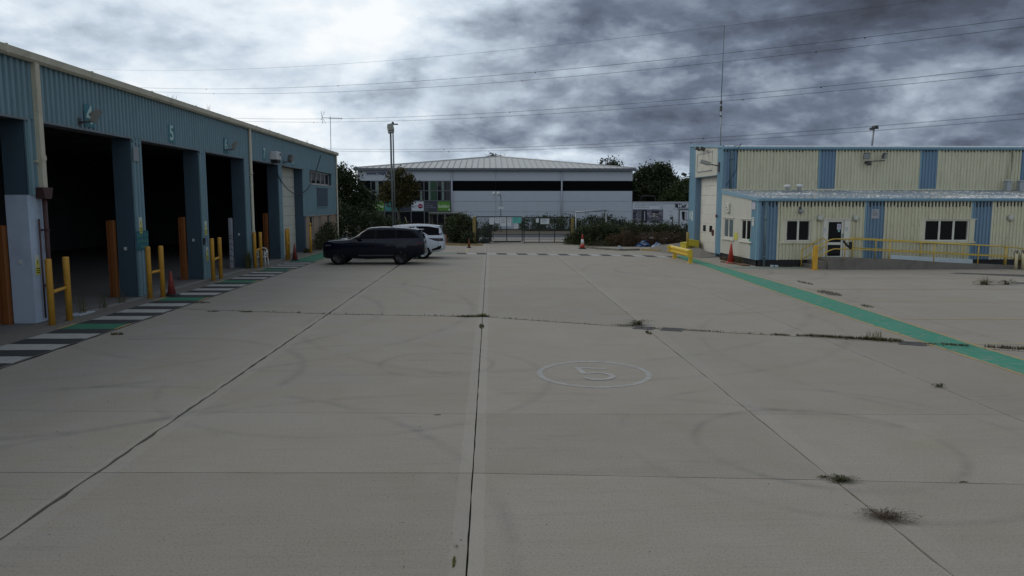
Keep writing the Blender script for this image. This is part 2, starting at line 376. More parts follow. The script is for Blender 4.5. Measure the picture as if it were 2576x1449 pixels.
for i in range(len(LANES)-1):
    for j in range(len(CROSS)-1):
        xa, xb = LANES[i]+LW[i], LANES[i+1]-LW[i+1]
        (f0, w0), (f1, w1) = CROSS[j], CROSS[j+1]
        yc = f0((xa+xb)/2)
        if i >= 5 and yc < 8: continue
        if i >= 5 and yc > 44: continue
        if i < 1 and yc > 55: continue
        st = .22 if yc < 20 else (.5 if yc < 30 else 1.5)
        o = []
        def run(p, q_, jit):
            n = max(1, int((Vector(p)-Vector(q_)).length/st)); dv = (Vector(q_)-Vector(p)).normalized(); nv = Vector((-dv.y, dv.x))
            for a in range(n):
                e = Vector(p)+(Vector(q_)-Vector(p))*(a/n)
                if a: e = e+nv*random.gauss(0, jit*.7)
                o.append((e.x, e.y))
        A, B, C_, D = (xa, f0(xa)+w0), (xb, f0(xb)+w0), (xb, f1(xb)-w1), (xa, f1(xa)-w1)
        mids = [x for x in (-7.1, -4.4, -.2, 3.8, 7.3, 9.04, 10.84) if xa+.3 < x < xb-.3]
        pts0 = [A]+[(x, f0(x)+w0) for x in mids]+[B]; pts1 = [C_]+[(x, f1(x)-w1) for x in reversed(mids)]+[D]
        for p, q_ in zip(pts0, pts0[1:]): run(p, q_, min(.008, w0*.4))
        run(B, C_, LJ[i+1])
        for p, q_ in zip(pts1, pts1[1:]): run(p, q_, min(.008, w1*.4))
        run(D, A, LJ[i])
        n = len(o); b = MB(); b.face([(x, y, 0) for x, y in o])
        b.raw([(x, y, 0) for x, y in o]+[(x, y, -.055) for x, y in o], [(a, n+a, n+(a+1) % n, (a+1) % n) for a in range(n)])
        b.build('slab', CONC, yard)
# apron between the bays and the yard, and the rising apron before the hall door
ap = MB()
prev = None
for y in np.arange(-8, 58, .8):
    xo = -8.925+random.gauss(0, .012); cur = (xo, y)
    if prev: ap.face([(-11.28, prev[1], 0), (prev[0], prev[1], 0), (cur[0], cur[1], 0), (-11.28, cur[1], 0)])
    prev = cur
ap.build('apron', APRON, kind='structure')
ha = MB()
ha.face([(11.35, 40.2, .006), (12.58, 41.0, .03), (12.58, 44, .28), (11.6, 44, .12)]); ha.face([(11.6, 44, .12), (12.58, 44, .28), (12.58, 47.4, .47), (11.2, 47.4, .3), ])
ha.face([(11.35, 40.2, .006), (11.6, 44, .12), (10.7, 43.4, .006)]); ha.face([(10.7, 43.4, .006), (11.6, 44, .12), (11.2, 47.4, .3), (9.9, 47.4, .006)])
ha.face([(9.9, 47.4, .006), (11.2, 47.4, .3), (12.58, 47.4, .47), (14, 49.5, .5), (11, 49, .2)])
ha.build('hall_apron', APRON, kind='structure')
# ---- painted markings (structure, sheets 4 mm over the concrete)
def paint(name, col, wear, scale=5.0):
    m = bpy.data.materials.new(name); m.use_nodes = True; k = NT(m.node_tree)
    P = k.n('ShaderNodeNewGeometry').outputs['Position']
    n1 = k.noise(P, scale, 8, .72); n2 = k.noise(k.vec(P, (.6, 20, 1)), 1, 4, .7); n3 = k.noise(P, .7, 5)
    f = k.ramp(k.m('ADD', k.m('MULTIPLY', n1, .6), k.m('MULTIPLY', n2, .4)), [(max(0, wear-.08), 1.0), (wear+.08, 0.0)])
    c = k.mix(n3, tuple(v*.82 for v in col), tuple(v*1.15 for v in col))
    c = k.mix(k.m('MULTIPLY', f, .8), c, (.25, .235, .21))
    b = k.n('ShaderNodeBsdfPrincipled'); k.link(c, b.inputs['Base Color']); b.inputs['Roughness'].default_value = .75; b.inputs['Specular IOR Level'].default_value = .3
    k.link(b.outputs[0], k.n('ShaderNodeOutputMaterial').inputs[0]); MATS[name] = m; return m
PW, PB, PG = paint('paint_white', (.37, .36, .34), .45), paint('paint_black', (.035, .035, .035), .34), paint('paint_green', (.035, .225, .14), .44)
PGD = paint('paint_green_dull', (.03, .16, .09), .38)
PY = paint('paint_yellow', (.42, .28, .10), .47); PWf = paint('paint_white_faded', (.385, .37, .345), .50, 7); PYf = paint('paint_yellow_faded', (.40, .30, .14), .46); PGf = paint('paint_green_faded', (.10, .19, .14), .5)
def sheet(pts, z=.004, rag=.011):
    o = []
    for (x0, y0), (x1, y1) in zip(pts, pts[1:]+pts[:1]):
        L_ = math.hypot(x1-x0, y1-y0); n_ = max(1, min(40, int(L_/.14))); r_ = min(rag, .1*L_)
        for i in range(n_): f = i/n_; o.append((x0+(x1-x0)*f+(random.gauss(0, r_) if i else 0)*abs(y1-y0)/(L_+1e-6), y0+(y1-y0)*f+(random.gauss(0, r_) if i else 0)*abs(x1-x0)/(L_+1e-6), z))
    b = MB(); b.face(o); return b
wm = struct_root('walkway_marking')
def band(nm, m, y0, y1, x0=-10.28, x1=-8.97, z=.004):
    sheet([(x0, y0), (x1, y0-.03), (x1, y1-.03), (x0, y1)], z).build(nm, m, wm)
G0 = [7.35, 12.65, 17.95, 23.15, 28.4, 33.45]; 
for gi, gy in enumerate(G0):
    band('green_patch', PGD, gy, gy+.78); y = gy+.78
    e = MB(); e.face([(-10.38, gy, .008), (-10.28, gy, .008), (-10.28, gy+.78, .008), (-10.38, gy+.78, .008)]); e.face([(-8.99, gy-.05, .0085), (-8.91, gy-.05, .0085), (-8.91, gy+.76, .0085), (-8.99, gy+.76, .0085)]); e.build('yellow_edge', PY, wm)
    nx = G0[gi+1] if gi < len(G0)-1 else 38.5
    sx = (nx-y)/7
    for a in range(7): band('black_stripe' if a % 2 == 0 else 'white_stripe', PB if a % 2 == 0 else PW, y+a*sx, y+(a+1)*sx)
band('green_patch', PGD, 38.5, 50)
for xx in (-10.36, -8.97): sheet([(xx, 38.5), (xx+.08, 38.5), (xx+.08, 50), (xx, 50)], .008).build('yellow_edge', PY, wm)
cm = struct_root('crossing_marking')
yA = pl([(-3.2, 45.35), (-.7, 44.9), (6.5, 43.37), (9.7, 42.2), (11, 41.5)])
x = -2.04; i = 0
while x < 10.0:
    x2 = x+.595
    sheet([(x+.12, yA(x)-1.22), (x2+.12, yA(x2)-1.22), (x2, yA(x2)), (x, yA(x))]).build('black_stripe' if i % 2 == 0 else 'white_stripe', PB if i % 2 == 0 else PW, cm); x = x2; i += 1
sheet([(-5.0, yA(-3)-1.2), (-1.95, yA(-2)-1.2), (-2.04, yA(-2)), (-5.0, yA(-3)+.1)]).build('green_patch', PGf, cm)
sheet([(-9, 44.6), (-5.0, 44.2), (-5.0, yA(-3)+.1), (-9, 45.6)]).build('green_patch', PGD, cm)
sheet([(-1.5, 45.0), (-1.38, 45.0), (-1.42, 51.5), (-1.52, 51.5)]).build('yellow_edge', PYf, cm)
gw = struct_root('green_walkway')
gl = [(9.2, 2), (9.3, 8), (9.38, 12.6), (9.40, 15), (9.45, 18.5), (9.70, 24.8), (10.15, 34), (10.25, 38), (10.35, 41.9)]
gr = pl([(2, 10.0), (8, 10.1), (13.7, 10.20), (15.3, 10.22), (19.4, 10.5), (25.5, 10.86), (34, 10.95), (38.4, 10.98), (41.9, 11.15)])
for (xa, ya), (xb, yb) in zip(gl, gl[1:]):
    if ya < 6: continue
    sheet([(xa, ya), (gr(ya), ya+.15), (gr(yb), yb+.15), (xb, yb)]).build('green_strip', PG, gw)
    sheet([(xa-.08, ya), (xa, ya), (xb, yb), (xb-.08, yb)], .005).build('yellow_edge', PY, gw)
    sheet([(gr(ya), ya+.15), (gr(ya)+.08, ya+.15), (gr(yb)+.08, yb+.15), (gr(yb), yb+.15)], .005).build('yellow_edge', PY, gw)
sheet([(11.0, 33.9), (14.4, 33.5), (14.4, 34.2), (11.0, 34.7)]).build('green_strip', PGf, gw)
bl = struct_root('parking_bay_lines')
for (x0, y0, x1, y1) in ((12.0, 29.4, 24, 29.0), (11.1, 25.55, 23, 25.2), (10.9, 22.27, 20, 22.0), (10.7, 18.85, 17, 18.65), (10.35, 15.45, 13, 15.38)):
    sheet([(x0, y0-.04), (x1, y1-.04), (x1, y1+.04), (x0, y0+.04)], .0045).build('yellow_line', PYf, bl)
n5 = struct_root('bay_number_marking')
r = MB(); N = 48; cx, cy = 1.83, 12.9
for a in range(N):
    t0, t1 = 2*PI*a/N, 2*PI*(a+1)/N
    r.face([(cx+R_*math.cos(t)*1.0, cy+R_*math.sin(t)*1.02, .004) for R_, t in ((.91, t0), (1.01, t0), (1.01, t1), (.91, t1))])
r.build('ring', PWf, n5)
dg5 = [(2.08, 13.28), (1.58, 13.38), (1.585, 13.36), (1.66, 12.90), (1.80, 12.97), (1.98, 12.95), (2.11, 12.82), (2.13, 12.66), (2.06, 12.52), (1.92, 12.44), (1.76, 12.45), (1.64, 12.56)]
b = MB()
for (ax_, ay_), (bx_, by_) in zip(dg5, dg5[1:]):
    d_ = Vector((bx_-ax_, by_-ay_)).normalized()*.03; n_ = Vector((-d_.y, d_.x)).normalized()*.052
    b.face([(ax_-d_.x-n_.x, ay_-d_.y-n_.y, .0042), (bx_+d_.x-n_.x, by_+d_.y-n_.y, .0042), (bx_+d_.x+n_.x, by_+d_.y+n_.y, .0042), (ax_-d_.x+n_.x, ay_-d_.y+n_.y, .0042)])
for i_, f_ in enumerate(b.f):
    for vi in f_: x_, y_, z_ = b.v[vi]; b.v[vi] = (x_, y_, .0042+.0003*i_)
b.build('numeral', PWf, n5)
# dark damp stains on the right
STN = mat('stain', (.075, .07, .065), .8, .3, 4)
for pts in ([(19.2, 31.2), (20.2, 31.6), (22.5, 30.6), (23.5, 29.6), (22, 29.3), (20.6, 30.6)], [(19.35, 27.5), (20.4, 27.6), (21.0, 26.9), (19.9, 26.6)]):
    cx = sum(p[0] for p in pts)/len(pts); cy = sum(p[1] for p in pts)/len(pts); o = []
    for (a, b), (c, e) in zip(pts, pts[1:]+pts[:1]):
        for t in range(6): f = t/6; k_ = 1+random.uniform(-.25, .15); o.append((cx+((a+(c-a)*f)-cx)*k_, cy+((b+(e-b)*f)-cy)*k_))
    sheet(o, .0035).build('stain', STN, kind='structure')
# road, pavement, verge beyond the gate
ASPH = mat('asphalt', (.055, .055, .058), .85, .2, 3, fine=.3)
PAVE = mat('pavement_concrete', (.24, .225, .205), .85, .15, 2, dirt=.4)
b = MB(); b.face([(-60, 64.2, -.03), (90, 64.2, -.03), (90, 71.2, -.03), (-60, 71.2, -.03)]); b.build('road', ASPH, kind='structure')
b = MB(); b.box(-60, 90, 61.6, 63.9, -.05, .03); b.build('pavement', PAVE, kind='structure')
b = MB(); b.box(-60, 90, 63.9, 64.2, -.05, .035); b.build('kerb', mat('kerb_pale', (.36, .345, .32), .8), kind='structure')
b = MB(); b.box(-60, 90, 71.2, 71.5, -.05, .09); b.build('kerb', mat('kerb_dark', (.14, .135, .125), .85), kind='structure')
b = MB(); b.box(-60, 90, 71.5, 84.9, -.05, .06); b.build('verge', mat('dry_verge', (.085, .062, .04), .95, .35, 1.2, dirt=.6, dirtcol=(.05, .06, .025)), kind='structure')
b = MB(); b.face([(6.6, 51.2, .002), (40, 48.2, .002), (40, 61.6, .002), (6.6, 61.6, .002)]); b.face([(-40, 56, .002), (-1.3, 53, .002), (-1.3, 61.6, .002), (-40, 61.6, .002)])
b.build('planting_bed', mat('bed_earth', (.06, .05, .03), .95, .35, 1.5), kind='structure')

# ================================================================ WORKSHOP (left)
XF = -11.3
BLUE = mat('blue_sheet', (.17, .265, .30), .55, .10, 2.0, dirt=.30, dirtcol=(.07, .09, .10), streak=True, spec=.4)
BLUED = mat('blue_trim', (.043, .072, .098), .6, .10, 2.5, dirt=.3, dirtcol=(.05, .06, .07), streak=True)
CREAMG = mat('cream_gutter', (.50, .46, .35), .6, .12, 2.5, dirt=.5, dirtcol=(.16, .14, .10))
WHITEP = mat('white_wall_paint', (.40, .47, .57), .65, .10, 3, dirt=.35, dirtcol=(.15, .16, .18))
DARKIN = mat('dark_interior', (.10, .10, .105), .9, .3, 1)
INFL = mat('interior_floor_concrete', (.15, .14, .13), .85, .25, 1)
YEL = mat('yellow_post', (.52, .27, .035), .5, .15, 4, dirt=.6, dirtcol=(.25, .12, .02), rust=.4)
ORG = mat('orange_post', (.21, .07, .016), .55, .12, 4, dirt=.4, dirtcol=(.12, .05, .02))
RUSTP = mat('dark_red_pipe', (.06, .025, .022), .55, .2, 6)
GREYM = mat('grey_metal', (.25, .26, .27), .5, .15, 6)
GALV = mat('galvanised', (.30, .32, .33), .45, .15, 8, metal=.4)
BLK = mat('black_rubber', (.012, .012, .013), .6, .2, 6)
GLD = glass('dark_glass', (.012, .013, .015)); LENS = glass('lamp_lens', (.30, .31, .30), .15)
WFR = mat('pale_frame', (.40, .385, .35), .6, .12, 5, dirt=.3)
BRICK = None
def brickmat(name, c1, c2, mo, sx, rough=.85):
    m = bpy.data.materials.new(name); m.use_nodes = True; k = NT(m.node_tree)
    P = k.n('ShaderNodeNewGeometry').outputs['Position']; X, Y, Z = k.xyz(P)
    t = k.n('ShaderNodeTexBrick'); k.link(k.comb(k.m('ADD', X, Y), Z, 0.0), t.inputs['Vector'])
    for i, c in (('Color1', c1), ('Color2', c2), ('Mortar', mo)): t.inputs[i].default_value = (*c, 1)
    t.inputs['Scale'].default_value = sx; t.inputs['Mortar Size'].default_value = .012; t.inputs['Bias'].default_value = -.1
    t.inputs['Brick Width'].default_value = .225; t.inputs['Row Height'].default_value = .075
    c = k.mix(k.ramp(k.noise(P, 1.2, 6, .6), [(.4, 0.0), (.8, .5)]), t.outputs['Color'], tuple(v*.5 for v in c1))
    b = k.n('ShaderNodeBsdfPrincipled'); k.link(c, b.inputs['Base Color']); b.inputs['Roughness'].default_value = rough
    k.link(b.outputs[0], k.n('ShaderNodeOutputMaterial').inputs[0]); MATS[name] = m; return m
BRICK = brickmat('buff_brick', (.36, .24, .15), (.30, .20, .125), (.26, .22, .18), 1.0)
ws = thing('workshop_building', 'long blue corrugated workshop with open numbered vehicle bays on the left', 'building', (XF, 25, 0))
PIL = [(-2.6, -1.8), (2.6, 3.4), (8.0, 8.8), (13.3, 14.1), (18.74, 19.55), (24.12, 24.90), (29.6, 30.37), (34.95, 35.92), (40.5, 41.2)]
YE = 55.6; TOPB = 5.04
for y0, y1 in ((-8, 3.1), (3.1, 19.2), (19.2, 35.7), (35.7, YE)):
    b = MB(); b.clad((XF, y0, 0), (0, 1, 0), (1, 0, 0), y1-y0, TOPB, 6.46, .223, .07); b.build('cladding_panel', BLUE, ws)
for (a, c) in PIL:
    wt = abs(a-18.74) < .1
    b = MB(); b.box(-11.83, XF-.004, a, c, 3.19 if wt else 0, TOPB); b.build('pillar', BLUED, ws)
    b = MB(); b.clad((XF, a, 0), (0, 1, 0), (1, 0, 0), c-a, 3.19 if wt else .0, TOPB, .223, .07, phase=.05); b.build('cladding_panel', BLUE, ws)
    if wt:
        b = MB(); b.box(-11.835, XF, a-.004, c+.002, .012, 3.19)
        for zz_ in (.62,): b.box(-11.84, XF+.004, a-.008, c+.004, zz_, zz_+.012)
        b.build('pillar', WHITEP, ws, label='white painted lower half of the pillar')
bays = list(zip([p[1] for p in PIL], [p[0] for p in PIL[1:]]))+[(41.2, 45.9)]
for (a, c) in bays:
    b = MB(); b.box(XF-.02, XF+.078, a-.12, c+.12, TOPB-.05, TOPB+.012); b.build('lintel_trim', mat('lintel_grey', (.17, .20, .22), .6, dirt=.5), ws)
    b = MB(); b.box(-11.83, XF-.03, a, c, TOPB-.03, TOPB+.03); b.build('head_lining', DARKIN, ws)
# wall past bay 8
for a, L_, zt in ((45.9, 1.6, TOPB), (54.15, YE-54.15, TOPB), (47.5, 6.65, 4.18)):
    b = MB(); b.clad((XF, a, 0), (0, 1, 0), (1, 0, 0), L_, 2.2, zt, .223, .07); b.build('cladding_panel', BLUE, ws)
b = MB(); b.box(-11.83, XF-.004, 45.9, 46.3, 0, TOPB); b.build('pillar', BLUED, ws)
b = MB(); b.box(XF-.006, XF+.03, 45.9, 46.28, 0, 2.2); b.build('corner_trim', BLUED, ws)
ylist = [on_x(u, 560, XF).y for u in (779.6, 789.6, 802.5, 807.8, 824, 831.9)]
edges = [46.3]+ylist+[YE]
b = MB()
for i in range(0, len(edges)-1, 2): b.box(XF-.25, XF, edges[i], edges[i+1], 0, 2.2)
for i in range(1, len(edges)-1, 2): b.box(XF-.25, XF, edges[i], edges[i+1], 0, .75)
b.build('brick_wall', BRICK, ws)
for i in range(1, len(edges)-1, 2):
    f = MB(); a, c = edges[i], edges[i+1]
    f.box(XF-.14, XF-.06, a, a+.09, .75, 2.2); f.box(XF-.14, XF-.06, c-.09, c, .75, 2.2); f.box(XF-.14, XF-.06, a+.09, c-.09, .75, .84); f.box(XF-.14, XF-.06, a+.09, c-.09, 2.11, 2.2); f.box(XF-.05, XF+.05, a-.05, c+.05, .69, .75)
    fo = f.build('window', WFR, ws); gg = MB(); gg.box(XF-.115, XF-.1, a+.09, c-.09, .84, 2.11); gg.build('pane', GLD, fo)
# high window of five lights
f = MB(); Y0, Y1, Z0, Z1 = 47.5, 54.15, 4.18, 5.33
f.box(XF-.22, XF-.16, Y0, Y0+.1, Z0, TOPB); f.box(XF-.22, XF-.16, Y1-.1, Y1, Z0, TOPB); f.box(XF-.22, XF-.16, Y0, Y1, Z0, Z0+.09); f.box(XF-.22, XF-.16, Y0, Y1, TOPB-.1, TOPB)
for i in range(1, 5): yy = Y0+(Y1-Y0)*i/5; f.box(XF-.215, XF-.15, yy-.045, yy+.045, Z0+.09, TOPB-.1)
f.box(XF-.2, XF+.09, Y0-.1, Y1+.1, Z0-.05, Z0)
fo = f.build('window', WFR, ws, label='high five-light window near the far end')
for i in range(5):
    gg = MB(); gg.box(XF-.2, XF-.19, Y0+.1+(Y1-Y0-.1)*i/5, Y0+(Y1-Y0)*(i+1)/5-.06, Z0+.09, TOPB-.1); gg.build('pane', GLD, fo)
b = MB(); b.box(XF-.16, XF, Y0-.02, Y0, Z0, TOPB); b.box(XF-.16, XF, Y1, Y1+.02, Z0, TOPB); b.box(XF-.17, XF+.03, Y0, Y1, TOPB, TOPB+.01); b.build('window_reveal', BLUED, ws)
b = MB(); b.box(XF+.074, XF+.086, 49.3, 52.5, 2.75, 3.97); b.build('blanking_panel', BLUED, ws)
b = MB(); b.box(XF+.072, XF+.12, 49.2, 52.6, 3.97, 4.03); b.box(XF+.072, XF+.12, 49.2, 52.6, 2.70, 2.75); b.build('panel_trim', BLUE, ws)
b = MB(); b.box(XF-.02, XF+.05, 46.3, YE, 2.16, 2.2); b.build('drip_trim', WFR, ws)
# shell, roof, inside
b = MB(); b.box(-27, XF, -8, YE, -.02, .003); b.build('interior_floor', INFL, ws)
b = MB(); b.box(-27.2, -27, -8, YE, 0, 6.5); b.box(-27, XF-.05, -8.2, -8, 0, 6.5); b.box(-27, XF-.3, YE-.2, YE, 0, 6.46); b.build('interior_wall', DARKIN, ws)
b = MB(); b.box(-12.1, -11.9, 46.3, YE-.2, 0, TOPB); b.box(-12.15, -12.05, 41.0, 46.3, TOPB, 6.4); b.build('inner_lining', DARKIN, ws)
b = MB(); b.box(XF-.3, XF+.0, YE, YE+.03, 0, 6.46); b.box(-27.2, XF-.3, YE, YE+.03, 0, 6.46); b.build('end_wall', BLUE, ws)
b = MB(); b.prism([(-27.3, 6.42), (XF-.03, 6.47), (XF-.03, 6.55), (-19, 7.05), (-27.3, 6.5)], -8.2, YE+.05, 'y'); b.build('roof', mat('roof_sheet_grey', (.24, .25, .25), .7, dirt=.5), ws)
b = MB()
for yy in np.arange(-5, 55, 5.3): b.box(-27, -12.2, yy-.12, yy+.12, 5.9, 6.35)
b.build('roof_beam', mat('beam_grey', (.09, .09, .09), .7), ws)
yy = -8.0
while yy < YE+.2:
    y2 = min(yy+3.72, YE+.25)
    b = MB(); b.prism([(XF-.06, 6.44), (XF+.17, 6.40), (XF+.235, 6.46), (XF+.24, 6.62), (XF+.19, 6.64), (XF-.06, 6.62)], yy+.006, y2-.006, 'y'); b.box(XF-.05, XF+.246, y2-.05, y2+.0, 6.43, 6.645)
    b.build('gutter', CREAMG, ws); yy = y2
def downpipe_sq(y, z0, z1, x=XF+.12):
    b = MB(); b.box(x-.075, x+.075, y-.085, y+.085, z0, z1, bev=.012); b.box(x-.085, x+.085, y-.095, y+.095, z0+.72, z0+.84); b.box(XF, x, y-.15, y+.02, z0+.66, z0+.72)
    return b.build('downpipe', CREAMG, ws)
downpipe_sq(19.22, 3.33, 6.42); downpipe_sq(3.1, 0, 6.42)
b = MB(); b.prism([(19.0, 3.38), (19.44, 3.38), (19.36, 3.1), (19.08, 3.1)], XF+.02, XF+.24, 'x'); b.tube([(XF+.13, 19.22, 3.12), (XF+.13, 19.22, .05)], .055, 10); b.tube([(XF+.06, 19.05, 2.6), (XF+.06, 19.05, .1)], .022, 6)
for zz_ in (.9, 2.3): b.box(XF, XF+.19, 19.15, 19.29, zz_, zz_+.04)
b.build('lower_downpipe', RUSTP, ws)
def downpipe_rd(y, r=.07, x=XF+.14):
    b = MB(); b.tube([(x, y, 6.42), (x, y, .12), (x+.12, y, .04)], r, 12)
    for zz_ in (1.6, 4.3): b.tube([(x, y, zz_), (x, y, zz_+.09)], r*1.25, 12); b.box(XF, x, y-.12, y-.02, zz_-.06, zz_-.02)
    b.build('downpipe', CREAMG, ws)
downpipe_rd(35.72); downpipe_rd(55.45, .06)
# bay 8 sectional door
for i in range(9):
    b = MB(); b.box(-11.86, -11.81, 41.2, 45.9, i*.56+.004, (i+1)*.56-.006, bev=.006); b.build('door_panel', mat('cream_door', (.52, .50, .43), .6, .06, 2, dirt=.25, dirtcol=(.3, .27, .2)), ws)
b = MB(); b.box(-11.8, -11.78, 41.35, 41.75, .5, 1.5); b.build('door_notice', mat('notice_blue', (.10, .22, .27), .6), ws)
# ---- numbers over the bays
TEAL = mat('teal_board', (.05, .18, .215), .6, .1, 5, dirt=.2); MINT = mat('mint_numeral', (.42, .56, .52), .6, .08, 5)
for num, y, z, lab in (('4', 21.72, 5.42, 'teal number 4 board half hidden behind the nearest floodlight'), ('5', 27.17, 5.42, 'teal number 5 board over the second open bay'), ('6', 32.66, 5.42, 'teal number 6 board behind the second floodlight'),
                       ('7', 38.1, 5.42, 'teal number 7 board beside the white electrical box'), ('8', 43.48, 5.41, 'teal number 8 board over the closed cream door')):
    t_ = thing('number_sign', lab, 'sign', (XF+.075, y, z), 'bay numbers along the workshop')
    b = MB(); b.box(XF+.073, XF+.083, y-.26, y+.26, z-.31, z+.31); b.build('board', TEAL, t_)
    text(num, .72, (XF+.088, y, z), (0, 1, 0), (0, 0, 1), MINT, t_, 'numeral', .006, bold=.012)
# ---- wall lamps
def wall_flood(y, z, lab, aim=.6, s_=1.0, yaw=0.25, out=.45):
    t_ = thing('floodlight', lab, 'floodlight', (XF, y, z), 'floodlights on the workshop wall')
    b = MB(); b.tube([(XF+.02, y-.1, z-.15), (XF+out, y-.05, z-.1)], .028, 8); b.box(XF+.03, XF+.07, y-.2, y, z-.25, z-.02); b.build('bracket', mat('bracket_dark', (.07, .075, .08), .6), t_)
    ax = Vector((math.cos(aim)*math.cos(yaw), math.cos(aim)*math.sin(yaw), -math.sin(aim))); sd = Vector((-math.sin(yaw), math.cos(yaw), 0)); up = sd.cross(ax)*-1
    c = Vector((XF+out, y+.05, z+.05)); h = MB(); h.obox(c, ax*.07*s_, sd*.19*s_, up*.22*s_); h.obox(c-ax*.1*s_, ax*.05*s_, sd*.11*s_, up*.1*s_); h.build('housing', mat('lamp_grey', (.17, .16, .14), .5), t_)
    l = MB(); l.obox(c+ax*.073*s_, ax*.004, sd*.165*s_, up*.195*s_); l.build('lens', LENS, t_)
wall_flood(21.3, 5.33, 'floodlight nearest the camera in front of the number 4', .5, .85)
wall_flood(32.6, 5.36, 'floodlight on the workshop wall in front of the number 6', .4, .8)
wall_flood(41.6, 5.33, 'round-headed floodlight between the numbers 7 and 8', .1, .9, .9)
t_ = thing('electrical_box', 'white electrical box with dark louvre between the numbers 7 and 8', 'electrical box', (XF, 39.5, 5.4))
b = MB(); b.box(XF+.04, XF+.42, 39.1, 39.9, 5.2, 5.62, bev=.02); b.build('case', mat('box_white', (.5, .5, .49), .55, dirt=.3), t_); b = MB(); b.box(XF+.1, XF+.4, 39.2, 39.8, 5.04, 5.198); b.box(XF+.424, XF+.43, 39.6, 39.8, 5.42, 5.55); b.build('louvre', BLK, t_)
cb = MB(); z4p = [(375, 350), (430, 455), (500, 548), (570, 597), (655, 603), (730, 545), (790, 440), (840, 300), (880, 165)]
cb.tube([on_x((950+a/2.8975)/1.5528, (550+c/2.8975)/1.5528, XF+.10) for a, c in z4p], .022, 6)
single(cb, 'hanging_cable', BLK, 'black cable drooping across the closed cream door to the high window', 'cable')
for (ya, yb, zz_) in ((19.6, 24.0, 4.98), (24.9, 29.5, 4.98)):
    cb = MB(); cb.tube([(XF+.06, ya-.4, 4.72), (XF+.06, ya, 4.95), (XF+.06, (ya+yb)/2, 5.0), (XF+.06, yb, 5.0), (XF+.06, yb+.5, 4.85)], .012, 5)
    single(cb, 'lintel_cable', BLK, 'thin black cable clipped along the head of '+('the nearest full bay' if ya < 20 else 'the bay under number 5'), 'cable')
# ---- guards and bollards at the bays
def hguard(p, q_, lab):
    t_ = thing('bay_guard', lab, 'bollard', (*p, 0), 'yellow pipe guards beside the bay pillars')
    for c in (p, q_):
        b = MB(); b.lathe([(.077, 0), (.077, 1.6), (.07, 1.635), (.0, 1.64)], (c[0], c[1], 0), 16); b.build('post', YEL, t_)
    b = MB(); b.tube([(*p, .80), (*q_, .86)], .045, 10); b.build('crossbar', YEL, t_)
hguard((-10.81, 18.57), (-10.79, 19.30), 'yellow pipe guard by the white painted pillar nearest the camera')
hguard((-10.72, 23.73), (-10.49, 24.13), 'yellow pipe guard in front of the teal brake test sign')
hguard((-10.70, 29.11), (-10.71, 29.95), 'yellow pipe guard between the bays numbered 5 and 6')
hguard((-10.84, 34.78), (-10.74, 35.35), 'yellow pipe guard with the white plastic chair behind it')
hguard((-10.67, 39.60), (-10.81, 40.5), 'yellow pipe guard before the closed cream door')
b = MB(); b.lathe([(.075, 0), (.075, 1.6), (.0, 1.64)], (-10.74, 45.17, 0), 16); b.lathe([(.06, 1.64), (.06, 1.8), (0, 1.81)], (-10.74, 45.17, 0), 10)
single(b, 'bollard', YEL, 'single yellow bollard before the brick end of the workshop', 'bollard')
for i, (y, lab, m) in enumerate(((18.69, 'orange door guard column in the nearest bay at the photo edge', ORG), (24.07, 'orange door guard column between the nearest bay and the teal sign pillar', ORG), (29.55, 'orange door guard column behind the dark red cone', ORG), (34.9, 'white door guard column with black marks inside the bay numbered 6', None), (40.45, 'orange door guard column behind the white plastic chair', ORG))):
    zt = 2.45 if i != 3 else 2.3
    t_ = thing('door_guard', lab, 'door guard', (-11.95, y, 0), 'guard columns inside the bays')
    b = MB(); b.box(-12.02, -11.865, y-.08, y+.08, 0, zt, bev=.012); b.build('column', m or mat('grey_white', (.33, .34, .38), .7, dirt=.3), t_)
    b = MB()
    if m: b.box(-12.1, -12.03, y-.06, y+.06, 0, zt-.02); b.build('backing_strip', mat('orange_dark', (.2, .06, .015), .6), t_)
    else:
        for zz_ in (.25, .5, .8, 1.05, 1.3, 1.42): b.box(-11.863, -11.858, y-.09, y+random.uniform(-.02, .09), zz_, zz_+.03); b.box(-12.0, -11.88, y-.086, y-.081, zz_+.05, zz_+.08)
        b.build('mark', BLK, t_)
# ---- notices on the pillars
YS, WS_ = mat('sign_yellow', (.52, .48, .06), .6, .06, 8), mat('sign_white', (.50, .53, .50), .6, .06, 8)
def hazard(x, y, z, lab, s_=1.0, face='x'):
    t_ = thing('hazard_notice', lab, 'sign', (x, y, z), 'yellow and white hazard notices')
    b = MB(); b.box(x, x+.004, y-.12*s_, y+.12*s_, z-.28*s_, z+.28*s_); b.build('plate', WS_, t_)
    b = MB(); b.prism([(y-.1*s_, z-.02*s_), (y+.1*s_, z-.02*s_), (y, z+.22*s_)], x+.005, x+.009, 'x'); b.box(x+.005, x+.009, y-.105*s_, y+.105*s_, z-.26*s_, z-.05*s_); b.build('yellow_panel', YS, t_)
    b = MB(); b.box(x+.010, x+.012, y-.012*s_, y+.012*s_, z+.04*s_, z+.14*s_)
    for k_ in range(3): b.box(x+.010, x+.012, y-.08*s_, y+.08*s_, z-(.10+.06*k_)*s_, z-(.075+.06*k_)*s_)
    b.build('print', BLK, t_)
hazard(XF+.006, 18.95, 1.45, 'lower hazard notice on the white painted pillar', .9); hazard(XF+.006, 19.40, 2.0, 'upper hazard notice by the pipe on the white painted pillar', .8)
hazard(XF+.076, 24.45, 2.27, 'hazard notice directly above the teal brake test sign', .95); hazard(XF+.076, 29.97, 2.0, 'upper hazard notice on the pillar between bays 5 and 6'); hazard(XF+.076, 29.99, .98, 'lower hazard notice on the pillar between bays 5 and 6')
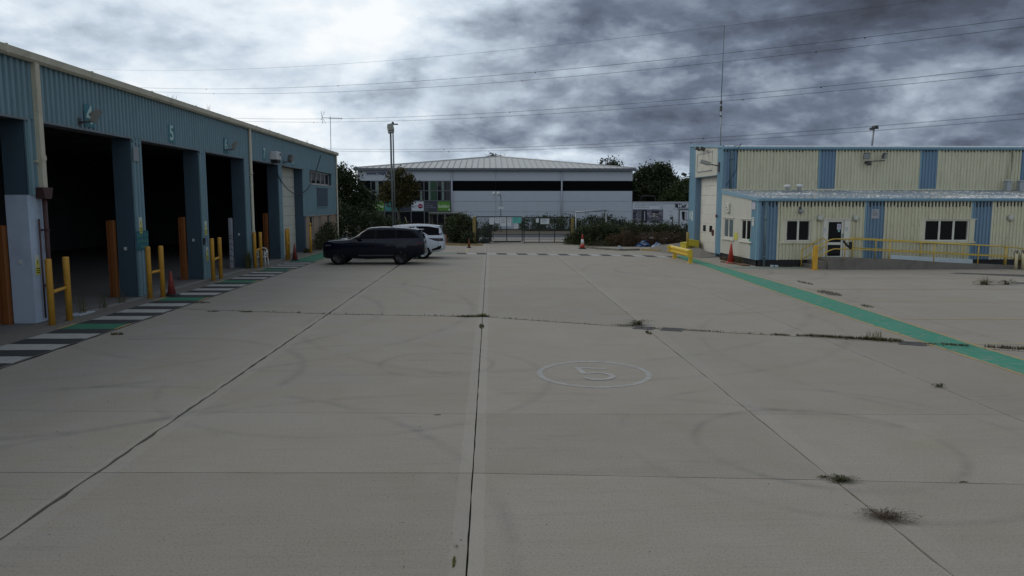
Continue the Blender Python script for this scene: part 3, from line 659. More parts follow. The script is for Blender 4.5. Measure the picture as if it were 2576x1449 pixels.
t_ = thing('brake_test_sign', 'teal sign reading Brake Test and Rolling Road on a pillar', 'sign', (XF, 24.5, 1.8))
b = MB(); b.box(XF+.076, XF+.084, 24.1, 24.93, 1.48, 2.1); b.build('board', mat('teal_sign', (.012, .10, .13), .55), t_)
for i, s_ in enumerate(('Brake Test', 'and Rolling', 'Road')): text(s_, .185, (XF+.089, 24.52, 1.96-.18*i), (0, 1, 0), (0, 0, 1), mat('sign_letter_green', (.09, .26, .20), .6), t_, 'lettering', .004, xscale=.9)
b = MB(); b.box(XF+.073, XF+.10, 24.2, 24.56, 4.3, 4.76, bev=.02); single(b, 'blank_plate', mat('plate_grey', (.25, .27, .28), .7), 'blank grey plate high on the pillar between bays 4 and 5', 'plate')
for y, lab in ((18.735, 'white painted'), (24.115, 'brake test sign'), (29.595, 'two-notice'), (34.945, 'cream downpipe')):
    b = MB(); b.box(-11.62, -11.54, y-.03, y-.004, 1.5, 1.6); single(b, 'door_switch', WS_, 'small pale switch on the inner side of the %s pillar' % lab, 'switch', 'switches on the pillar sides')
b = MB(); b.box(XF+.04, XF+.09, 29.72, 29.8, 1.35, 1.62); b.box(XF+.04, XF+.07, 29.85, 29.92, 1.5, 1.6); single(b, 'door_isolator', BLK, 'black isolator switch between the two hazard notices', 'switch')
b = MB(); b.tube([(-15.5, 21.0, 4.75), (-15.5, 22.8, 4.75)], .06, 8); single(b, 'strip_light', mat('strip_pale', (.3, .3, .28), .6), 'unlit strip light hanging inside the bay numbered 4', 'light')
# ================================================================ OFFICE AND HALL (right)
YF, XG, YH, YB = 34.9, 12.59, 40.45, 47.1
CRM = mat('cream_sheet', (.59, .555, .40), .6, .08, 1.6, dirt=.45, dirtcol=(.24, .21, .13), streak=True)
CRMW = mat('cream_white_sheet', (.60, .58, .50), .6, .06, 1.6, dirt=.25, dirtcol=(.35, .31, .22), streak=True)
RBL = mat('mid_blue_sheet', (.15, .235, .32), .55, .08, 1.6, dirt=.25, dirtcol=(.05, .10, .14), streak=True)
RBLL = mat('pale_blue_trim', (.17, .30, .38), .55, .08, 2, dirt=.3, dirtcol=(.10, .15, .17), streak=True)
SHADE_FIX = mat('shade_grime_fixings', (.035, .032, .028), .9)  # near-black for the painted eaves shade, dirt streaks and screw heads
UPVC = mat('upvc_cream', (.64, .62, .54), .45, .06, 3, dirt=.2)
HD = mat('hall_door_cream', (.60, .57, .50), .55, .05, 1.5, dirt=.35, dirtcol=(.34, .29, .20))
oh = thing('office_and_hall', 'cream and blue corrugated hall with a low office range in front on the right', 'building', (XG, YF, 0))
PT = .165
segF = [(XG, 13.56, RBL), (13.56, 17.70, CRM), (17.70, 18.64, RBL), (18.64, 22.82, CRM), (22.82, 23.80, RBL), (23.80, 28.0, CRM), (28.0, 29.0, RBL), (29.0, 33.0, CRM)]
ops = [(13.92, 15.12, 1.19, 2.2), (15.88, 16.98, .36, 2.2), (20.55, 22.72, 1.19, 2.2)]      # openings in the office front
for a, c, m in segF:
    b = MB(); xs = [a, c]+[o for op in ops for o in op[:2] if a < o < c]; xs.sort()
    for x0, x1 in zip(xs, xs[1:]):
        mid = (x0+x1)/2; cut = [op for op in ops if op[0] < mid < op[1]]
        b = MB()
        if not cut: b.clad((x0, YF, 0), (1, 0, 0), (0, -1, 0), x1-x0, .32, 3.06, PT, .045, phase=-(x0-XG) % PT)
        else:
            z0, z1 = cut[0][2:]
            b2 = MB(); b2.clad((x0, YF, 0), (1, 0, 0), (0, -1, 0), x1-x0, z1, 3.06, PT, .045, phase=-(x0-XG) % PT); b2.build('cladding_panel', m, oh)
            if z0 > .4: b2 = MB(); b2.clad((x0, YF, 0), (1, 0, 0), (0, -1, 0), x1-x0, .32, z0, PT, .045, phase=-(x0-XG) % PT); b2.build('cladding_panel', m, oh)
            continue
        b.build('cladding_panel', m, oh)
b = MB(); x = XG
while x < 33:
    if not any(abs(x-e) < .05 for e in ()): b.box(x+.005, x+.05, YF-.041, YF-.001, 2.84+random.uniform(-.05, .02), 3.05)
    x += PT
b.build('eaves_shade_grime', SHADE_FIX, oh, kind='stuff')  # dark blocks in the trough tops: gutter shade and dirt streaks built as shape
for xx in (13.56, 17.70, 18.64, 22.82, 23.80):
    b = MB(); b.box(xx-.045, xx+.045, YF-.056, YF-.046, .31, 3.05); b.build('cover_strip', RBLL if xx in (17.70, 22.82) else CRM, oh)
b = MB(); b.box(XG-.03, XG+.09, YF-.05, YF+.05, .31, 3.08); b.build('corner_trim', RBLL, oh)
b = MB(); b.box(XG+.06, 33, YF-.02, YF+.2, -.02, .33); b.box(XG+.06, XG+.2, YF, YH+.5, -.02, .3); b.build('plinth', mat('plinth_black', (.02, .02, .021), .85, .3, 4), oh)
# gutters and roofs
yy0 = 33.4
for x0, x1 in ((XG-.06, 16.6), (16.6, 22.3), (22.3, 28.2), (28.2, 33.1)):
    b = MB(); b.prism([(YF-.17, 3.08), (YF-.01, 3.05), (YF+.02, 3.2), (YF-.16, 3.215), (YF-.19, 3.16)], x0+.004, x1-.004, 'x'); b.build('gutter', RBLL, oh)
for x0, x1 in ((XG-.06, 18), (18, 24), (24, 33.2)):
    b = MB(); b.prism([(YH-.17, 5.86), (YH-.01, 5.83), (YH+.02, 5.98), (YH-.16, 5.995), (YH-.19, 5.93)], x0+.004, x1-.004, 'x'); b.build('gutter', RBLL, oh)
m = bpy.data.materials.new('weathered_roof'); m.use_nodes = True; k = NT(m.node_tree); P = k.n('ShaderNodeNewGeometry').outputs['Position']
c = k.mix(k.noise(P, .8, 5), (.14, .18, .22), (.19, .23, .26))
pt_ = k.ramp(k.m('ADD', k.m('MULTIPLY', k.noise(k.vec(P, (1.2, 3.2, 1)), 1.5, 7, .75), .65), k.m('MULTIPLY', k.noise(k.vec(P, (.35, .5, 1), (4, 4, 0)), 1, 4), .35)), [(.52, 0.0), (.55, 1.0)])
c = k.mix(pt_, c, (.55, .55, .54)); y_ = k.xyz(P)[1]
c = k.mix(k.ramp(k.noise(k.vec(P, (.5, 2, 1)), .9, 5), [(.56, 0.0), (.62, .8)]), c, (.34, .30, .20))
bs = k.n('ShaderNodeBsdfPrincipled'); k.link(c, bs.inputs['Base Color']); bs.inputs['Roughness'].default_value = .65; k.link(bs.outputs[0], k.n('ShaderNodeOutputMaterial').inputs[0])
WROOF = m
b = MB()   # lean-to sheet, ribs running down the slope
x = XG-.05
while x < 33:
    for x0, x1, h0, h1 in ((x, x+.22, 0, 0), (x+.22, x+.25, 0, .035), (x+.25, x+.3, .035, .035), (x+.3, x+.33, .035, 0)):
        b.face([(x0, YF-.03, 3.20+h0), (x1, YF-.03, 3.20+h1), (x1, YH, 3.66+h1), (x0, YH, 3.66+h0)])
    x += .33
b.build('office_roof', WROOF, oh)
b = MB(); b.prism([(YF-.05, 3.08), (YF-.05, 3.22), (YH, 3.69), (YH, 3.5)], XG-.07, XG-.02, 'x'); b.build('verge_trim', RBLL, oh)
b = MB(); b.box(XG, 33, YH-.09, YH-.0345, 3.64, 3.75); b.build('flashing', CRM, oh)
b = MB(); x = XG-.05
while x < 33:
    for x0, x1, h0, h1 in ((x, x+.22, 0, 0), (x+.22, x+.25, 0, .035), (x+.25, x+.3, .035, .035), (x+.3, x+.33, .035, 0)):
        b.face([(x0, YH-.05, 5.985+h0), (x1, YH-.05, 5.985+h1), (x1, YB, 6.53+h1), (x0, YB, 6.53+h0)])
    x += .33
b.build('hall_roof', mat('hall_roof_grey', (.42, .43, .43), .6, .15, .8, dirt=.5, dirtcol=(.12, .12, .11)), oh)
segT = [(XG, 13.40, RBL), (13.40, 17.83, CRM), (17.83, 18.76, RBL), (18.76, 23.40, CRM), (23.40, 24.37, RBL), (24.37, 28.9, CRM), (28.9, 29.9, RBL), (29.9, 33.0, CRM)]
for a, c, m in segT:
    b = MB(); b.clad((a, YH, 0), (1, 0, 0), (0, -1, 0), c-a, 3.6, 5.9, .178, .045, phase=-(a-XG) % .178); b.build('cladding_panel', m, oh)
for xx in (13.40, 17.83, 18.76, 23.4, 24.37, 28.9):
    b = MB(); b.box(xx-.045, xx+.045, YH-.056, YH-.046, 3.75, 5.84); b.build('cover_strip', RBLL if xx in (17.83, 23.4) else CRM, oh)
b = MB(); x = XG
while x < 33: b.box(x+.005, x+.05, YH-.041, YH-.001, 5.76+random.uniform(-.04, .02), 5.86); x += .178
b.build('eaves_shade_grime', SHADE_FIX, oh, kind='stuff')  # same dark blocks on the hall: eaves shade and dirt modelled in the troughs
# fixings: little dark screw heads in rows
b = MB()
for z in (.75, 1.35, 1.95, 2.55):
    for i in range(50):
        x = XG+.11+PT*i*2.0
        if x < 30 and not any(o[0]-.1 < x < o[1]+.1 and o[2]-.1 < z < o[3]+.1 for o in ops): b.box(x-.009, x+.009, YF-.054, YF-.044, z-.009+random.uniform(-.01, .01), z+.009)
for z in (4.1, 4.7, 5.3):
    for i in range(50): x = XG+.12+.178*2*i; b.box(x-.01, x+.01, YH-.054, YH-.044, z-.01, z+.01)
b.build('fixings', SHADE_FIX, oh, kind='stuff')
# gable of the office (faces the yard's far left)
slope = lambda y: 3.10+(y-YF)*(.46/(YH-YF))
gops = [(35.72, 37.1, 1.16, 2.2), (38.35, 39.9, 1.15, 2.2)]
ys = [YF, 35.75]+[o for op in gops for o in op[:2]]+[YH, 41.3]; ys = sorted(set(ys))
for y0, y1 in zip(ys, ys[1:]):
    if y1-y0 < .02: continue
    mid = (y0+y1)/2; cut = [op for op in gops if op[0] < mid < op[1]]; m = RBLL if y1 <= 35.76 else CRMW
    b = MB(); zt = lambda t, y0=y0: min(slope(y0+t), 3.9)
    if cut:
        b.clad((XG, y0, 0), (0, 1, 0), (-1, 0, 0), y1-y0, cut[0][3], zt, .165, .03); b.build('cladding_panel', m, oh); b = MB(); b.clad((XG, y0, 0), (0, 1, 0), (-1, 0, 0), y1-y0, .3, cut[0][2], .165, .03)
    else: b.clad((XG, y0, 0), (0, 1, 0), (-1, 0, 0), y1-y0, .3, zt, .165, .03)
    b.build('cladding_panel', m, oh)
# hall gable: blue strips, cream head, recessed door
gs = lambda y: 5.95+(y-YH)*(.56/(YB-YH))
for y0, y1, z0, m in ((YH, 41.35, .2, RBLL), (45.8, YB, .3, RBLL), (41.35, 45.8, 4.53, CRMW)):
    b = MB(); b.clad((XG-.004, y0, 0), (0, 1, 0), (-1, 0, 0), y1-y0, z0, (lambda t, y0=y0: gs(y0+t)), .16, .03); b.build('cladding_panel', m, oh)
b = MB(); b.obox((XG-.04, (YH+YB)/2, 6.27), (.05, 0, 0), Vector((0, YB-YH+.2, .56))/2, (0, -.005, .06)); b.build('verge_trim', RBLL, oh)
b = MB(); b.box(XG-.045, XG+.6, YB-.0, YB+.02, .3, 6.45); b.build('end_wall', RBL, oh)
b = MB(); b.box(XG+.0, XG+.36, 45.75, 45.8, .3, 4.53); b.box(XG, XG+.36, 41.35, 41.4, 0, 4.53); b.box(XG-.01, XG+.36, 41.35, 45.8, 4.5, 4.53); b.build('door_reveal', RBL, oh)
nP = 8; z0 = .1
for i in range(nP):
    b = MB(); b.box(XG+.33, XG+.38, 41.4, 45.75, z0+i*.555+.004, z0+(i+1)*.555-.006, bev=.008); dp = b.build('door_panel', HD, oh)
    if i == 2:
        for yy in (44.75, 43.45, 42.1):
            f = MB(); f.box(XG+.32, XG+.329, yy-.28, yy+.28, z0+2*.555+.09, z0+3*.555-.1); f.build('door_window', GLD, dp)
b = MB(); b.box(XG+.315, XG+.328, 42.05, 42.08, .25, 2.3); b.box(XG+.315, XG+.328, 41.42, 42.08, 2.27, 2.3); b.build('wicket_outline', GREYM, oh)
b = MB(); b.box(XG-.05, XG-.035, 42.35, 45.3, 4.86, 5.85); b.build('fascia_board', mat('faded_board', (.50, .47, .40), .7, dirt=.3), oh)
b = MB(); b.box(XG-.07, XG-.036, 42.3, 45.35, 5.85, 5.89); b.box(XG-.07, XG-.036, 42.3, 45.35, 4.82, 4.86); b.box(XG-.07, XG-.036, 45.3, 45.34, 4.86, 5.85); b.build('fascia_frame', GREYM, oh)
# windows
def win_front(x0, x1, z0, z1, nl, lab, mids=None):
    f = MB(); e = .06; y0, y1 = YF-.01, YF+.06
    f.box(x0, x1, y0, y1, z0, z0+e); f.box(x0, x1, y0, y1, z1-e, z1); f.box(x0, x0+e, y0, y1, z0+e, z1-e); f.box(x1-e, x1, y0, y1, z0+e, z1-e)
    xs = [x0+e+(x1-x0-2*e)*i/nl for i in range(nl+1)]
    for xx in xs[1:-1]: f.box(xx-.045, xx+.045, y0+.003, y1, z0+e, z1-e)
    tr = MB(); tr.box(x0-.35, x1+.32, YF-.075, YF-.036, z1+.01, z1+.05); tr.box(x0-.33, x1+.3, YF-.09, YF-.036, z0-.1, z0-.02)
    tr.box(x1+.01, x1+.24, YF-.06, YF-.047, z0-.03, z1+.011); tr.box(x0-.24, x0-.01, YF-.06, YF-.047, z0-.03, z1+.011)
    fo = f.build('window', UPVC, oh, label=lab); tr.build('trim', CRM, fo)
    for a, c in zip(xs, xs[1:]):
        gl_ = MB(); gl_.box(a+.04, c-.04, YF+.02, YF+.03, z0+e-.01, z1-e+.01); gl_.build('pane', GLD, fo)
win_front(*ops[0], 2, 'two-light office window left of the door'); win_front(*ops[2], 3, 'three-light office window behind the ramp rail')
# office door
f = MB(); x0, x1, z0, z1 = ops[1]; xd = 16.68; e = .085
f.box(x0, xd, YF-.015, YF+.05, z1-.1, z1); f.box(x0, x0+e, YF-.015, YF+.05, z0, z1-.1); f.box(xd-e, xd, YF-.015, YF+.05, z0, z1-.1); f.box(x0+e, xd-e, YF-.015, YF+.05, z0, z0+.13); f.box(x0+e, xd-e, YF-.012, YF+.05, 1.02, 1.14)
f.box(xd+.03, x1, YF-.04, YF+.02, z0, z1); f.box(x0-.16, x0-.004, YF-.05, YF-.036, z0, z1); f.box(x0-.3, x1+.1, YF-.075, YF-.036, z1+.01, z1+.05)
do = f.build('door', UPVC, oh)
for a, c in ((z0+.13, 1.02), (1.14, z1-.1)):
    gl_ = MB(); gl_.box(x0+e, xd-e, YF+.01, YF+.02, a, c); gl_.build('pane', GLD, do)
b = MB(); b.box(xd-.06, xd-.02, YF-.05, YF-.016, 1.25, 1.55); b.build('handle', GREYM, do)
for i, (y0, y1, z0, z1) in enumerate(gops):
    f = MB(); e = .07; X0, X1 = XG-.01, XG+.06
    f.box(X0, X1, y0, y1, z0, z0+e); f.box(X0, X1, y0, y1, z1-e, z1); f.box(X0, X1, y0, y0+e, z0+e, z1-e); f.box(X0, X1, y1-e, y1, z0+e, z1-e); f.box(X0+.003, X1, (y0+y1)/2-.05, (y0+y1)/2+.05, z0+e, z1-e)
    f.box(XG-.07, XG-.033, y0-.2, y1+.2, z1+.01, z1+.05); f.box(XG-.09, XG-.033, y0-.2, y1+.2, z0-.1, z0-.02)
    fo = f.build('window', UPVC, oh)
    for a, c in ((y0+e, (y0+y1)/2-.05), ((y0+y1)/2+.05, y1-e)):
        gl_ = MB(); gl_.box(XG+.02, XG+.03, a, c, z0+e, z1-e); gl_.build('pane', GLD if i == 0 else glass('blind_glass', (.12, .15, .16), .1), fo)
# pipes on the building
def pipe(pts, r, m, nm='downpipe'):
    b = MB(); b.tube(pts, r, 10); return b.build(nm, m, oh)
p = on_y(1924, 600, YF-.1); b = MB(); b.tube([(p.x, YF-.1, 3.05), (p.x, YF-.1, 0.02)], .06, 12); b.tube([(p.x, YF-.1, 2.2), (p.x, YF-.1, 2.28)], .075, 12); b.tube([(p.x, YF-.1, .42), (p.x, YF-.1, .5)], .08, 12); b.build('downpipe', mat('blue_grey_pipe', (.12, .17, .19), .6, dirt=.4), oh)
b = MB(); b.tube([(13.0, YH-.1, 5.83), (13.0, YH-.1, 5.2), (13.02, YH-.1, 3.75)], .055, 10); b.tube([(13.0, YH-.1, 5.3), (13.0, YH-.1, 5.42)], .09, 10); b.build('downpipe', mat('blue_grey_pipe', (.12, .17, .19)), oh)
b = MB(); b.tube([(28.45, YH-.1, 5.83), (28.45, YH-.1, 3.9), (28.35, YH-.25, 3.7)], .07, 10); b.tube([(28.22, YH-.07, 5.75), (28.22, YH-.07, 4.3)], .025, 6); b.build('downpipe', CRM, oh)
for i, (x, y) in enumerate(((15.42, 38.6), (16.15, 38.9))):
    z = 3.2+(y-YF)*.083; b = MB(); b.lathe([(.1, 0), (.1, .26), (.17, .28), (.19, .34), (.15, .41), (0, .44)], (x, y, z), 14); b.build('roof_vent', mat('vent_white', (.55, .55, .53), .5, dirt=.3), oh)
for x in (28.05, 28.75):
    b = MB(); b.box(x-.11, x+.11, YH-.55, YH-.3, 3.55, 4.12); b.box(x-.16, x+.16, YH-.6, YH-.25, 4.12, 4.2, bev=.03); b.build('roof_cowl', mat('cowl_grey', (.36, .38, .40), .6, dirt=.3), oh)
# things fixed to the building
DRUM = mat('bulkhead_cream', (.46, .46, .38), .5, .05, 5, dirt=.2)
for x, lab in ((15.52, 'round bulkhead lamp left of the office door'), (17.22, 'round bulkhead lamp right of the office door'), (24.65, 'round bulkhead lamp at the far right past the last blue panel')):
    t_ = thing('bulkhead_lamp', lab, 'wall lamp', (x, YF, 2.28), 'round lamps on the office front')
    b = MB(); b.lathe([(.15, -.035), (.15, -.08)], (x, YF, 2.28), 20, axis='y'); b.build('base', GREYM, t_)
    b = MB(); b.lathe([(.148, -.08), (.145, -.13), (.12, -.165), (0.0, -.18)], (x, YF, 2.28), 20, axis='y'); b.build('cover', DRUM, t_)
DKM = mat('dark_fitting', (.05, .05, .05), .5, .15, 6)
t_ = thing('security_camera', 'small dark camera on a wall bracket over the left office window', 'camera', (14.55, YF, 2.65))
b = MB(); b.box(14.5, 14.6, YF-.07, YF-.036, 2.5, 2.8); b.tube([(14.58, YF-.05, 2.8), (14.58, YF-.12, 2.85)], .02, 6); b.build('bracket', DKM, t_); b = MB(); b.box(14.45, 14.66, YF-.26, YF-.07, 2.53, 2.68, bev=.03); b.build('body', GREYM, t_)
def papers(x, y0, z0, w_, h_, lab, m=None, axis='y', nm='notice', lines=4):
    t_ = thing(nm, lab, 'sign', (x, y0, z0))
    b = MB(); d_ = MB()
    if axis == 'y':
        b.box(x, x+w_, y0-.005, y0, z0, z0+h_)
        for i in range(lines): zz_ = z0+h_*(.82-.62*i/max(1, lines)); d_.box(x+w_*.15, x+w_*random.uniform(.6, .88), y0-.008, y0-.0055, zz_-h_*.03, zz_+h_*.03)
    else:
        b.box(x-.005, x, y0, y0+w_, z0, z0+h_)
        for i in range(lines): zz_ = z0+h_*(.82-.62*i/max(1, lines)); d_.box(x-.008, x-.0055, y0+w_*.15, y0+w_*random.uniform(.6, .88), zz_-h_*.03, zz_+h_*.03)
    b.build('sheet', m or WS_, t_); 
    if lines: d_.build('print', mat('print_grey', (.18, .19, .20), .7), t_)
    return t_
papers(17.97, YF-.05, 2.26, .36, .44, 'faded grey notice on the blue panel right of the office door', mat('notice_faded', (.34, .34, .36), .7, .1, 9), lines=5)
papers(15.70, YF-.052, 1.62, .15, .2, 'white notice on the frame left of the office door glass', lines=2); papers(16.74, YF-.042, 1.66, .15, .2, 'white notice on the frame right of the office door glass', lines=2)
papers(16.37, YF-.017, 1.74, .19, .27, 'no entry style notice taped inside the upper door glass', mat('notice_violet', (.44, .42, .50), .6), lines=0)
b = MB(); 
for i in range(20): a, c = 2*PI*i/20, 2*PI*(i+1)/20; b.face([(16.465+r_*math.cos(t), YF-.0235, 1.90+r_*math.sin(t)) for r_, t in ((.05, a), (.062, a), (.062, c), (.05, c))])
b.box(16.46, 16.472, YF-.0235, YF-.0225, 1.87, 1.935); single(b, 'notice_emblem', mat('emblem_violet', (.12, .07, .16), .6), 'round emblem printed on the door glass notice', 'emblem')
papers(16.42, YF-.017, 1.63, .1, .09, 'small green sticker under the door glass notice', mat('sticker_green', (.2, .42, .36), .6), lines=0)
papers(XG-.034, 37.6, 1.12, .5, .36, 'plain yellow notice between the two gable windows', YS, 'x', lines=0)
papers(XG-.034, 35.3, 1.9, .26, .42, 'white notice on the pale blue corner above the right gable window', None, 'x', lines=2)
papers(XG-.034, 35.72, .98, .2, .3, 'small green safety sign beside the right gable window', mat('safety_green', (.03, .25, .15), .6), 'x', lines=2)
papers(XG-.034, 46.1, 1.9, .3, .6, 'torn white papers on the far blue corner of the hall', None, 'x', lines=2); papers(XG-.034, 46.6, 2.0, .25, .45, 'pale green paper beside torn white papers on the hall corner', mat('paper_green', (.42, .5, .44), .7), 'x', lines=1)
b = MB(); b.prism([(35.15, 2.68), (35.75, 2.68), (35.75, 2.9), (35.68, 2.98), (35.45, 3.03), (35.22, 2.98), (35.15, 2.9)], XG-.05, XG-.035, 'x'); single(b, 'arched_plate', mat('plate_pink', (.42, .40, .45), .6, dirt=.2), 'faded arched plate at the top of the pale blue office corner', 'sign')
t_ = thing('alarm_box', 'white alarm box high on the office gable wall', 'alarm', (XG, 39.1, 2.7)); b = MB(); b.box(XG-.13, XG-.034, 38.9, 39.35, 2.48, 2.98, bev=.02); b.build('case', mat('alarm_white', (.55, .54, .48), .5, dirt=.25), t_); b = MB(); b.box(XG-.14, XG-.131, 39.0, 39.12, 2.6, 2.66); b.box(XG-.14, XG-.131, 39.16, 39.28, 2.72, 2.78); b.build('print', DKM, t_)
b = MB(); b.box(XG-.12, XG-.034, 41.6, 41.8, 1.15, 1.5, bev=.02); b.box(XG-.14, XG-.121, 41.62, 41.78, 1.3, 1.45); single(b, 'phone_box', mat('dark_red', (.12, .03, .03), .5), 'dark red call point beside the hall door', 'call point')
b = MB(); b.box(XG-.12, XG-.034, 41.05, 41.2, 2.2, 2.35, bev=.02); single(b, 'alarm_sounder', mat('dark_red', (.12, .03, .03)), 'dark red sounder on the blue strip by the office verge', 'sounder')
t_ = thing('twin_floodlight', 'pair of square floodlights on one bar high on the cream hall front', 'floodlight', (20.6, YH, 5.4))
b = MB(); b.tube([(20.15, YH-.35, 5.2), (21.25, YH-.35, 5.25)], .025, 8); b.box(20.3, 20.5, YH-.4, YH-.036, 5.1, 5.2); b.lathe([(.1, 0), (.12, .1), (.05, .15)], (20.4, YH-.38, 5.0), 10); b.build('bracket', DKM, t_)
for x, yw in ((20.22, -.3), (21.2, .7)):
    ax = Vector((math.sin(yw)*.9, -math.cos(yw)*.9, -.3)).normalized(); sd = Vector((math.cos(yw), math.sin(yw), 0)); up = ax.cross(sd)
    c = Vector((x, YH-.4, 5.5)); h = MB(); h.obox(c, ax*.05, sd*.16, up*.16); h.obox(c-ax*.07, ax*.04, sd*.1, up*.1); h.build('housing', DKM, t_); l = MB(); l.obox(c+ax*.052, ax*.004, sd*.14, up*.14); l.build('lens', LENS, t_)
t_ = thing('floodlight', 'floodlight leaning out from the near blue edge of the hall gable', 'floodlight', (XG, 41.1, 5.0)); b = MB(); b.tube([(XG-.03, 41.0, 5.0), (XG-.5, 41.2, 5.1)], .03, 8); b.box(XG-.09, XG-.03, 40.9, 41.15, 4.7, 5.2); b.build('bracket', DKM, t_); h = MB(); h.obox((XG-.75, 41.3, 5.2), (.28, 0, -.08), (0, .16, 0), (.02, 0, .09)); h.build('housing', mat('lamp_pale', (.32, .31, .27), .5), t_)
for y, lab, x in ((44.2, 'small dark spotlight over the hall gable, left of a pair', XG), (43.2, 'small dark spotlight over the hall gable, right of a pair', XG), (47.15, 'dark spotlight on the far outer corner of the hall', XG)):
    z = gs(y)-.12 if y < 46 else 4.75; t_ = thing('spotlight', lab, 'floodlight', (x, y, z), 'small spotlights on the hall gable')
    b = MB(); b.tube([(XG-.03, y, z-.1), (XG-.3, y, z-.12), (XG-.35, y, z)], .022, 6); b.build('bracket', DKM, t_); h = MB(); h.obox((XG-.38, y, z+.02), (.13, 0, -.05), (0, .16, 0), (.03, 0, .07)); h.build('housing', DKM, t_)
t_ = thing('aerial_mast', 'tall thin whip aerial mast rising from the hall roof', 'aerial', (12.95, 42, 6.1))
b = MB(); b.tube([(12.9, 42, 6.0), (12.85, 42, 8.5)], .035, 8); b.build('pole', GALV, t_); b = MB(); b.tube([(12.85, 42, 8.3), (12.9, 42, 12.66)], .02, 6, r2=.014); b.build('whip', DKM, t_)
b = MB(); b.box(12.79, 12.91, 41.93, 42.07, 8.05, 8.35, bev=.02); b.box(12.8, 12.9, 41.94, 42.06, 8.45, 8.6); b.box(12.8, 12.9, 41.94, 42.06, 7.75, 7.82); b.build('clamp', DKM, t_); b = MB(); b.tube([(12.86, 42, 7.32), (13.66, 42, 7.26)], .012, 5); b.build('side_arm', GALV, t_)
t_ = thing('roof_camera_pole', 'short grey pole with cross-shaped camera head on the hall roof', 'pole', (24.06, 47, 6.4)); b = MB(); b.tube([(24.02, 47, 6.4), (24.1, 47, 7.62)], .06, 8); b.build('pole', GREYM, t_); b = MB(); b.box(23.85, 24.35, 46.9, 47.1, 7.6, 7.68); b.box(24.05, 24.28, 46.8, 47.2, 7.68, 7.8); b.box(23.8, 23.98, 46.85, 47.0, 7.52, 7.62); b.build('head', DKM, t_)
b = MB(); b.tube([(13.3, YH-.2, 5.9), (13.45, YH-.3, 6.15), (13.3, YH-.4, 6.05), (13.05, YH-.3, 6.0)], .012, 5); b.tube([(13.3, YH-.3, 5.9), (13.28, YH-.07, 4.7), (12.75, YH-.06, 3.9)], .012, 5); single(b, 'loose_cable', BLK, 'loose black cable over the hall eaves near its corner', 'cable')
# ---- ramp, steps and rails
RC = mat('ramp_concrete', (.17, .155, .13), .9, .25, 1.6, dirt=.75, dirtcol=(.05, .048, .04), bump=.4)
rp = thing('access_ramp', 'dirty concrete ramp rising along the office front to the door', 'ramp', (15.3, 33.25, 0))
b = MB(); b.prism([(15.28, 0), (24.9, 0), (24.9, .045), (17.0, .44), (15.28, .46)], 33.25, YF-.04, 'y'); b.build('ramp', RC, rp)
b = MB(); b.prism([(15.27, 0), (24.95, 0), (24.95, .09), (17.0, .50), (15.27, .51)], 33.18, 33.36, 'y')
b.build('kerb', RC, rp)
for i in range(2): b = MB(); b.box(14.7+i*.29, 15.27, 33.3, YF-.05, 0 if i == 0 else .17, .17*(i+1)); b.build('step', RC, rp)
RAIL = mat('rail_yellow', (.52, .36, .06), .5, .12, 4, dirt=.4, dirtcol=(.28, .18, .05), rust=.9)
def rail(lab, posts, tops, mids, y):
    t_ = thing('handrail', lab, 'handrail', (posts[0][0], y, 0), 'yellow tube rails on the ramp')
    for x, z0, z1 in posts: b = MB(); b.tube([(x, y, z0), (x, y, z1)], .026, 10); b.build('post', RAIL, t_)
    b = MB(); b.tube(tops, .027, 10); b.build('top_rail', RAIL, t_)
    b = MB(); b.tube(mids, .025, 10); b.build('mid_rail', RAIL, t_)
yr = 33.22; 
rail('front yellow tube rail along the outer edge of the ramp', [(16.0, .42, 1.36), (18.05, .40, 1.27), (20.1, .30, 1.17), (22.15, .20, 1.08), (23.45, .12, 1.02)],
     [(14.55, yr, .86), (14.62, yr, .95), (15.3, yr, 1.34), (15.5, yr, 1.38), (16.3, yr, 1.375), (23.4, yr, 1.025), (24.1, yr, .95), (24.3, yr, .88), (24.33, yr, .5), (24.2, yr, .43)], [(14.55, yr, .42), (15.3, yr, .86), (15.5, yr, .93), (16.3, yr, .925), (23.45, yr, .56), (24.2, yr, .43)], yr)
for p in ((14.55, 0, .9),): b = MB(); b.tube([(p[0], yr, 0), (p[0], yr, p[2])], .026, 10); 
o_ = [o for o in bpy.data.objects if o.name.startswith('handrail')][0]; b.build('post', RAIL, o_)
yb = 34.55
rail('rear yellow tube rail against the office wall', [(17.0, .42, 1.36), (18.1, .40, 1.29), (20.25, .28, 1.16), (22.3, .19, 1.06), (24.3, .08, .94)],
     [(16.75, yb, 1.1), (16.8, yb, 1.3), (16.95, yb, 1.37), (24.2, yb, .96), (24.4, yb, .85)], [(16.8, yb, .92), (24.35, yb, .5)], yb)
rail('looped yellow tube rail beside the steps left of the door', [(14.6, .0, .8), (15.75, .45, 1.2)], [(14.6, yb, .75), (14.63, yb, .84), (14.72, yb, .9), (15.45, yb, 1.31), (15.6, yb, 1.34), (15.72, yb, 1.27), (15.76, yb, 1.15)], [(14.65, yb, .38), (15.75, yb, 1.0)], yb)
b = MB(); b.box(16.15, 16.3, 33.16, 33.2, 1.0, 1.25); b.tube([(15.9, 33.2, 1.3), (16.05, 33.15, 1.1), (16.25, 33.15, .95)], .05, 8); single(b, 'rubber_sleeve', BLK, 'black and yellow torn sleeve hanging on the front rail by the door', 'sleeve')
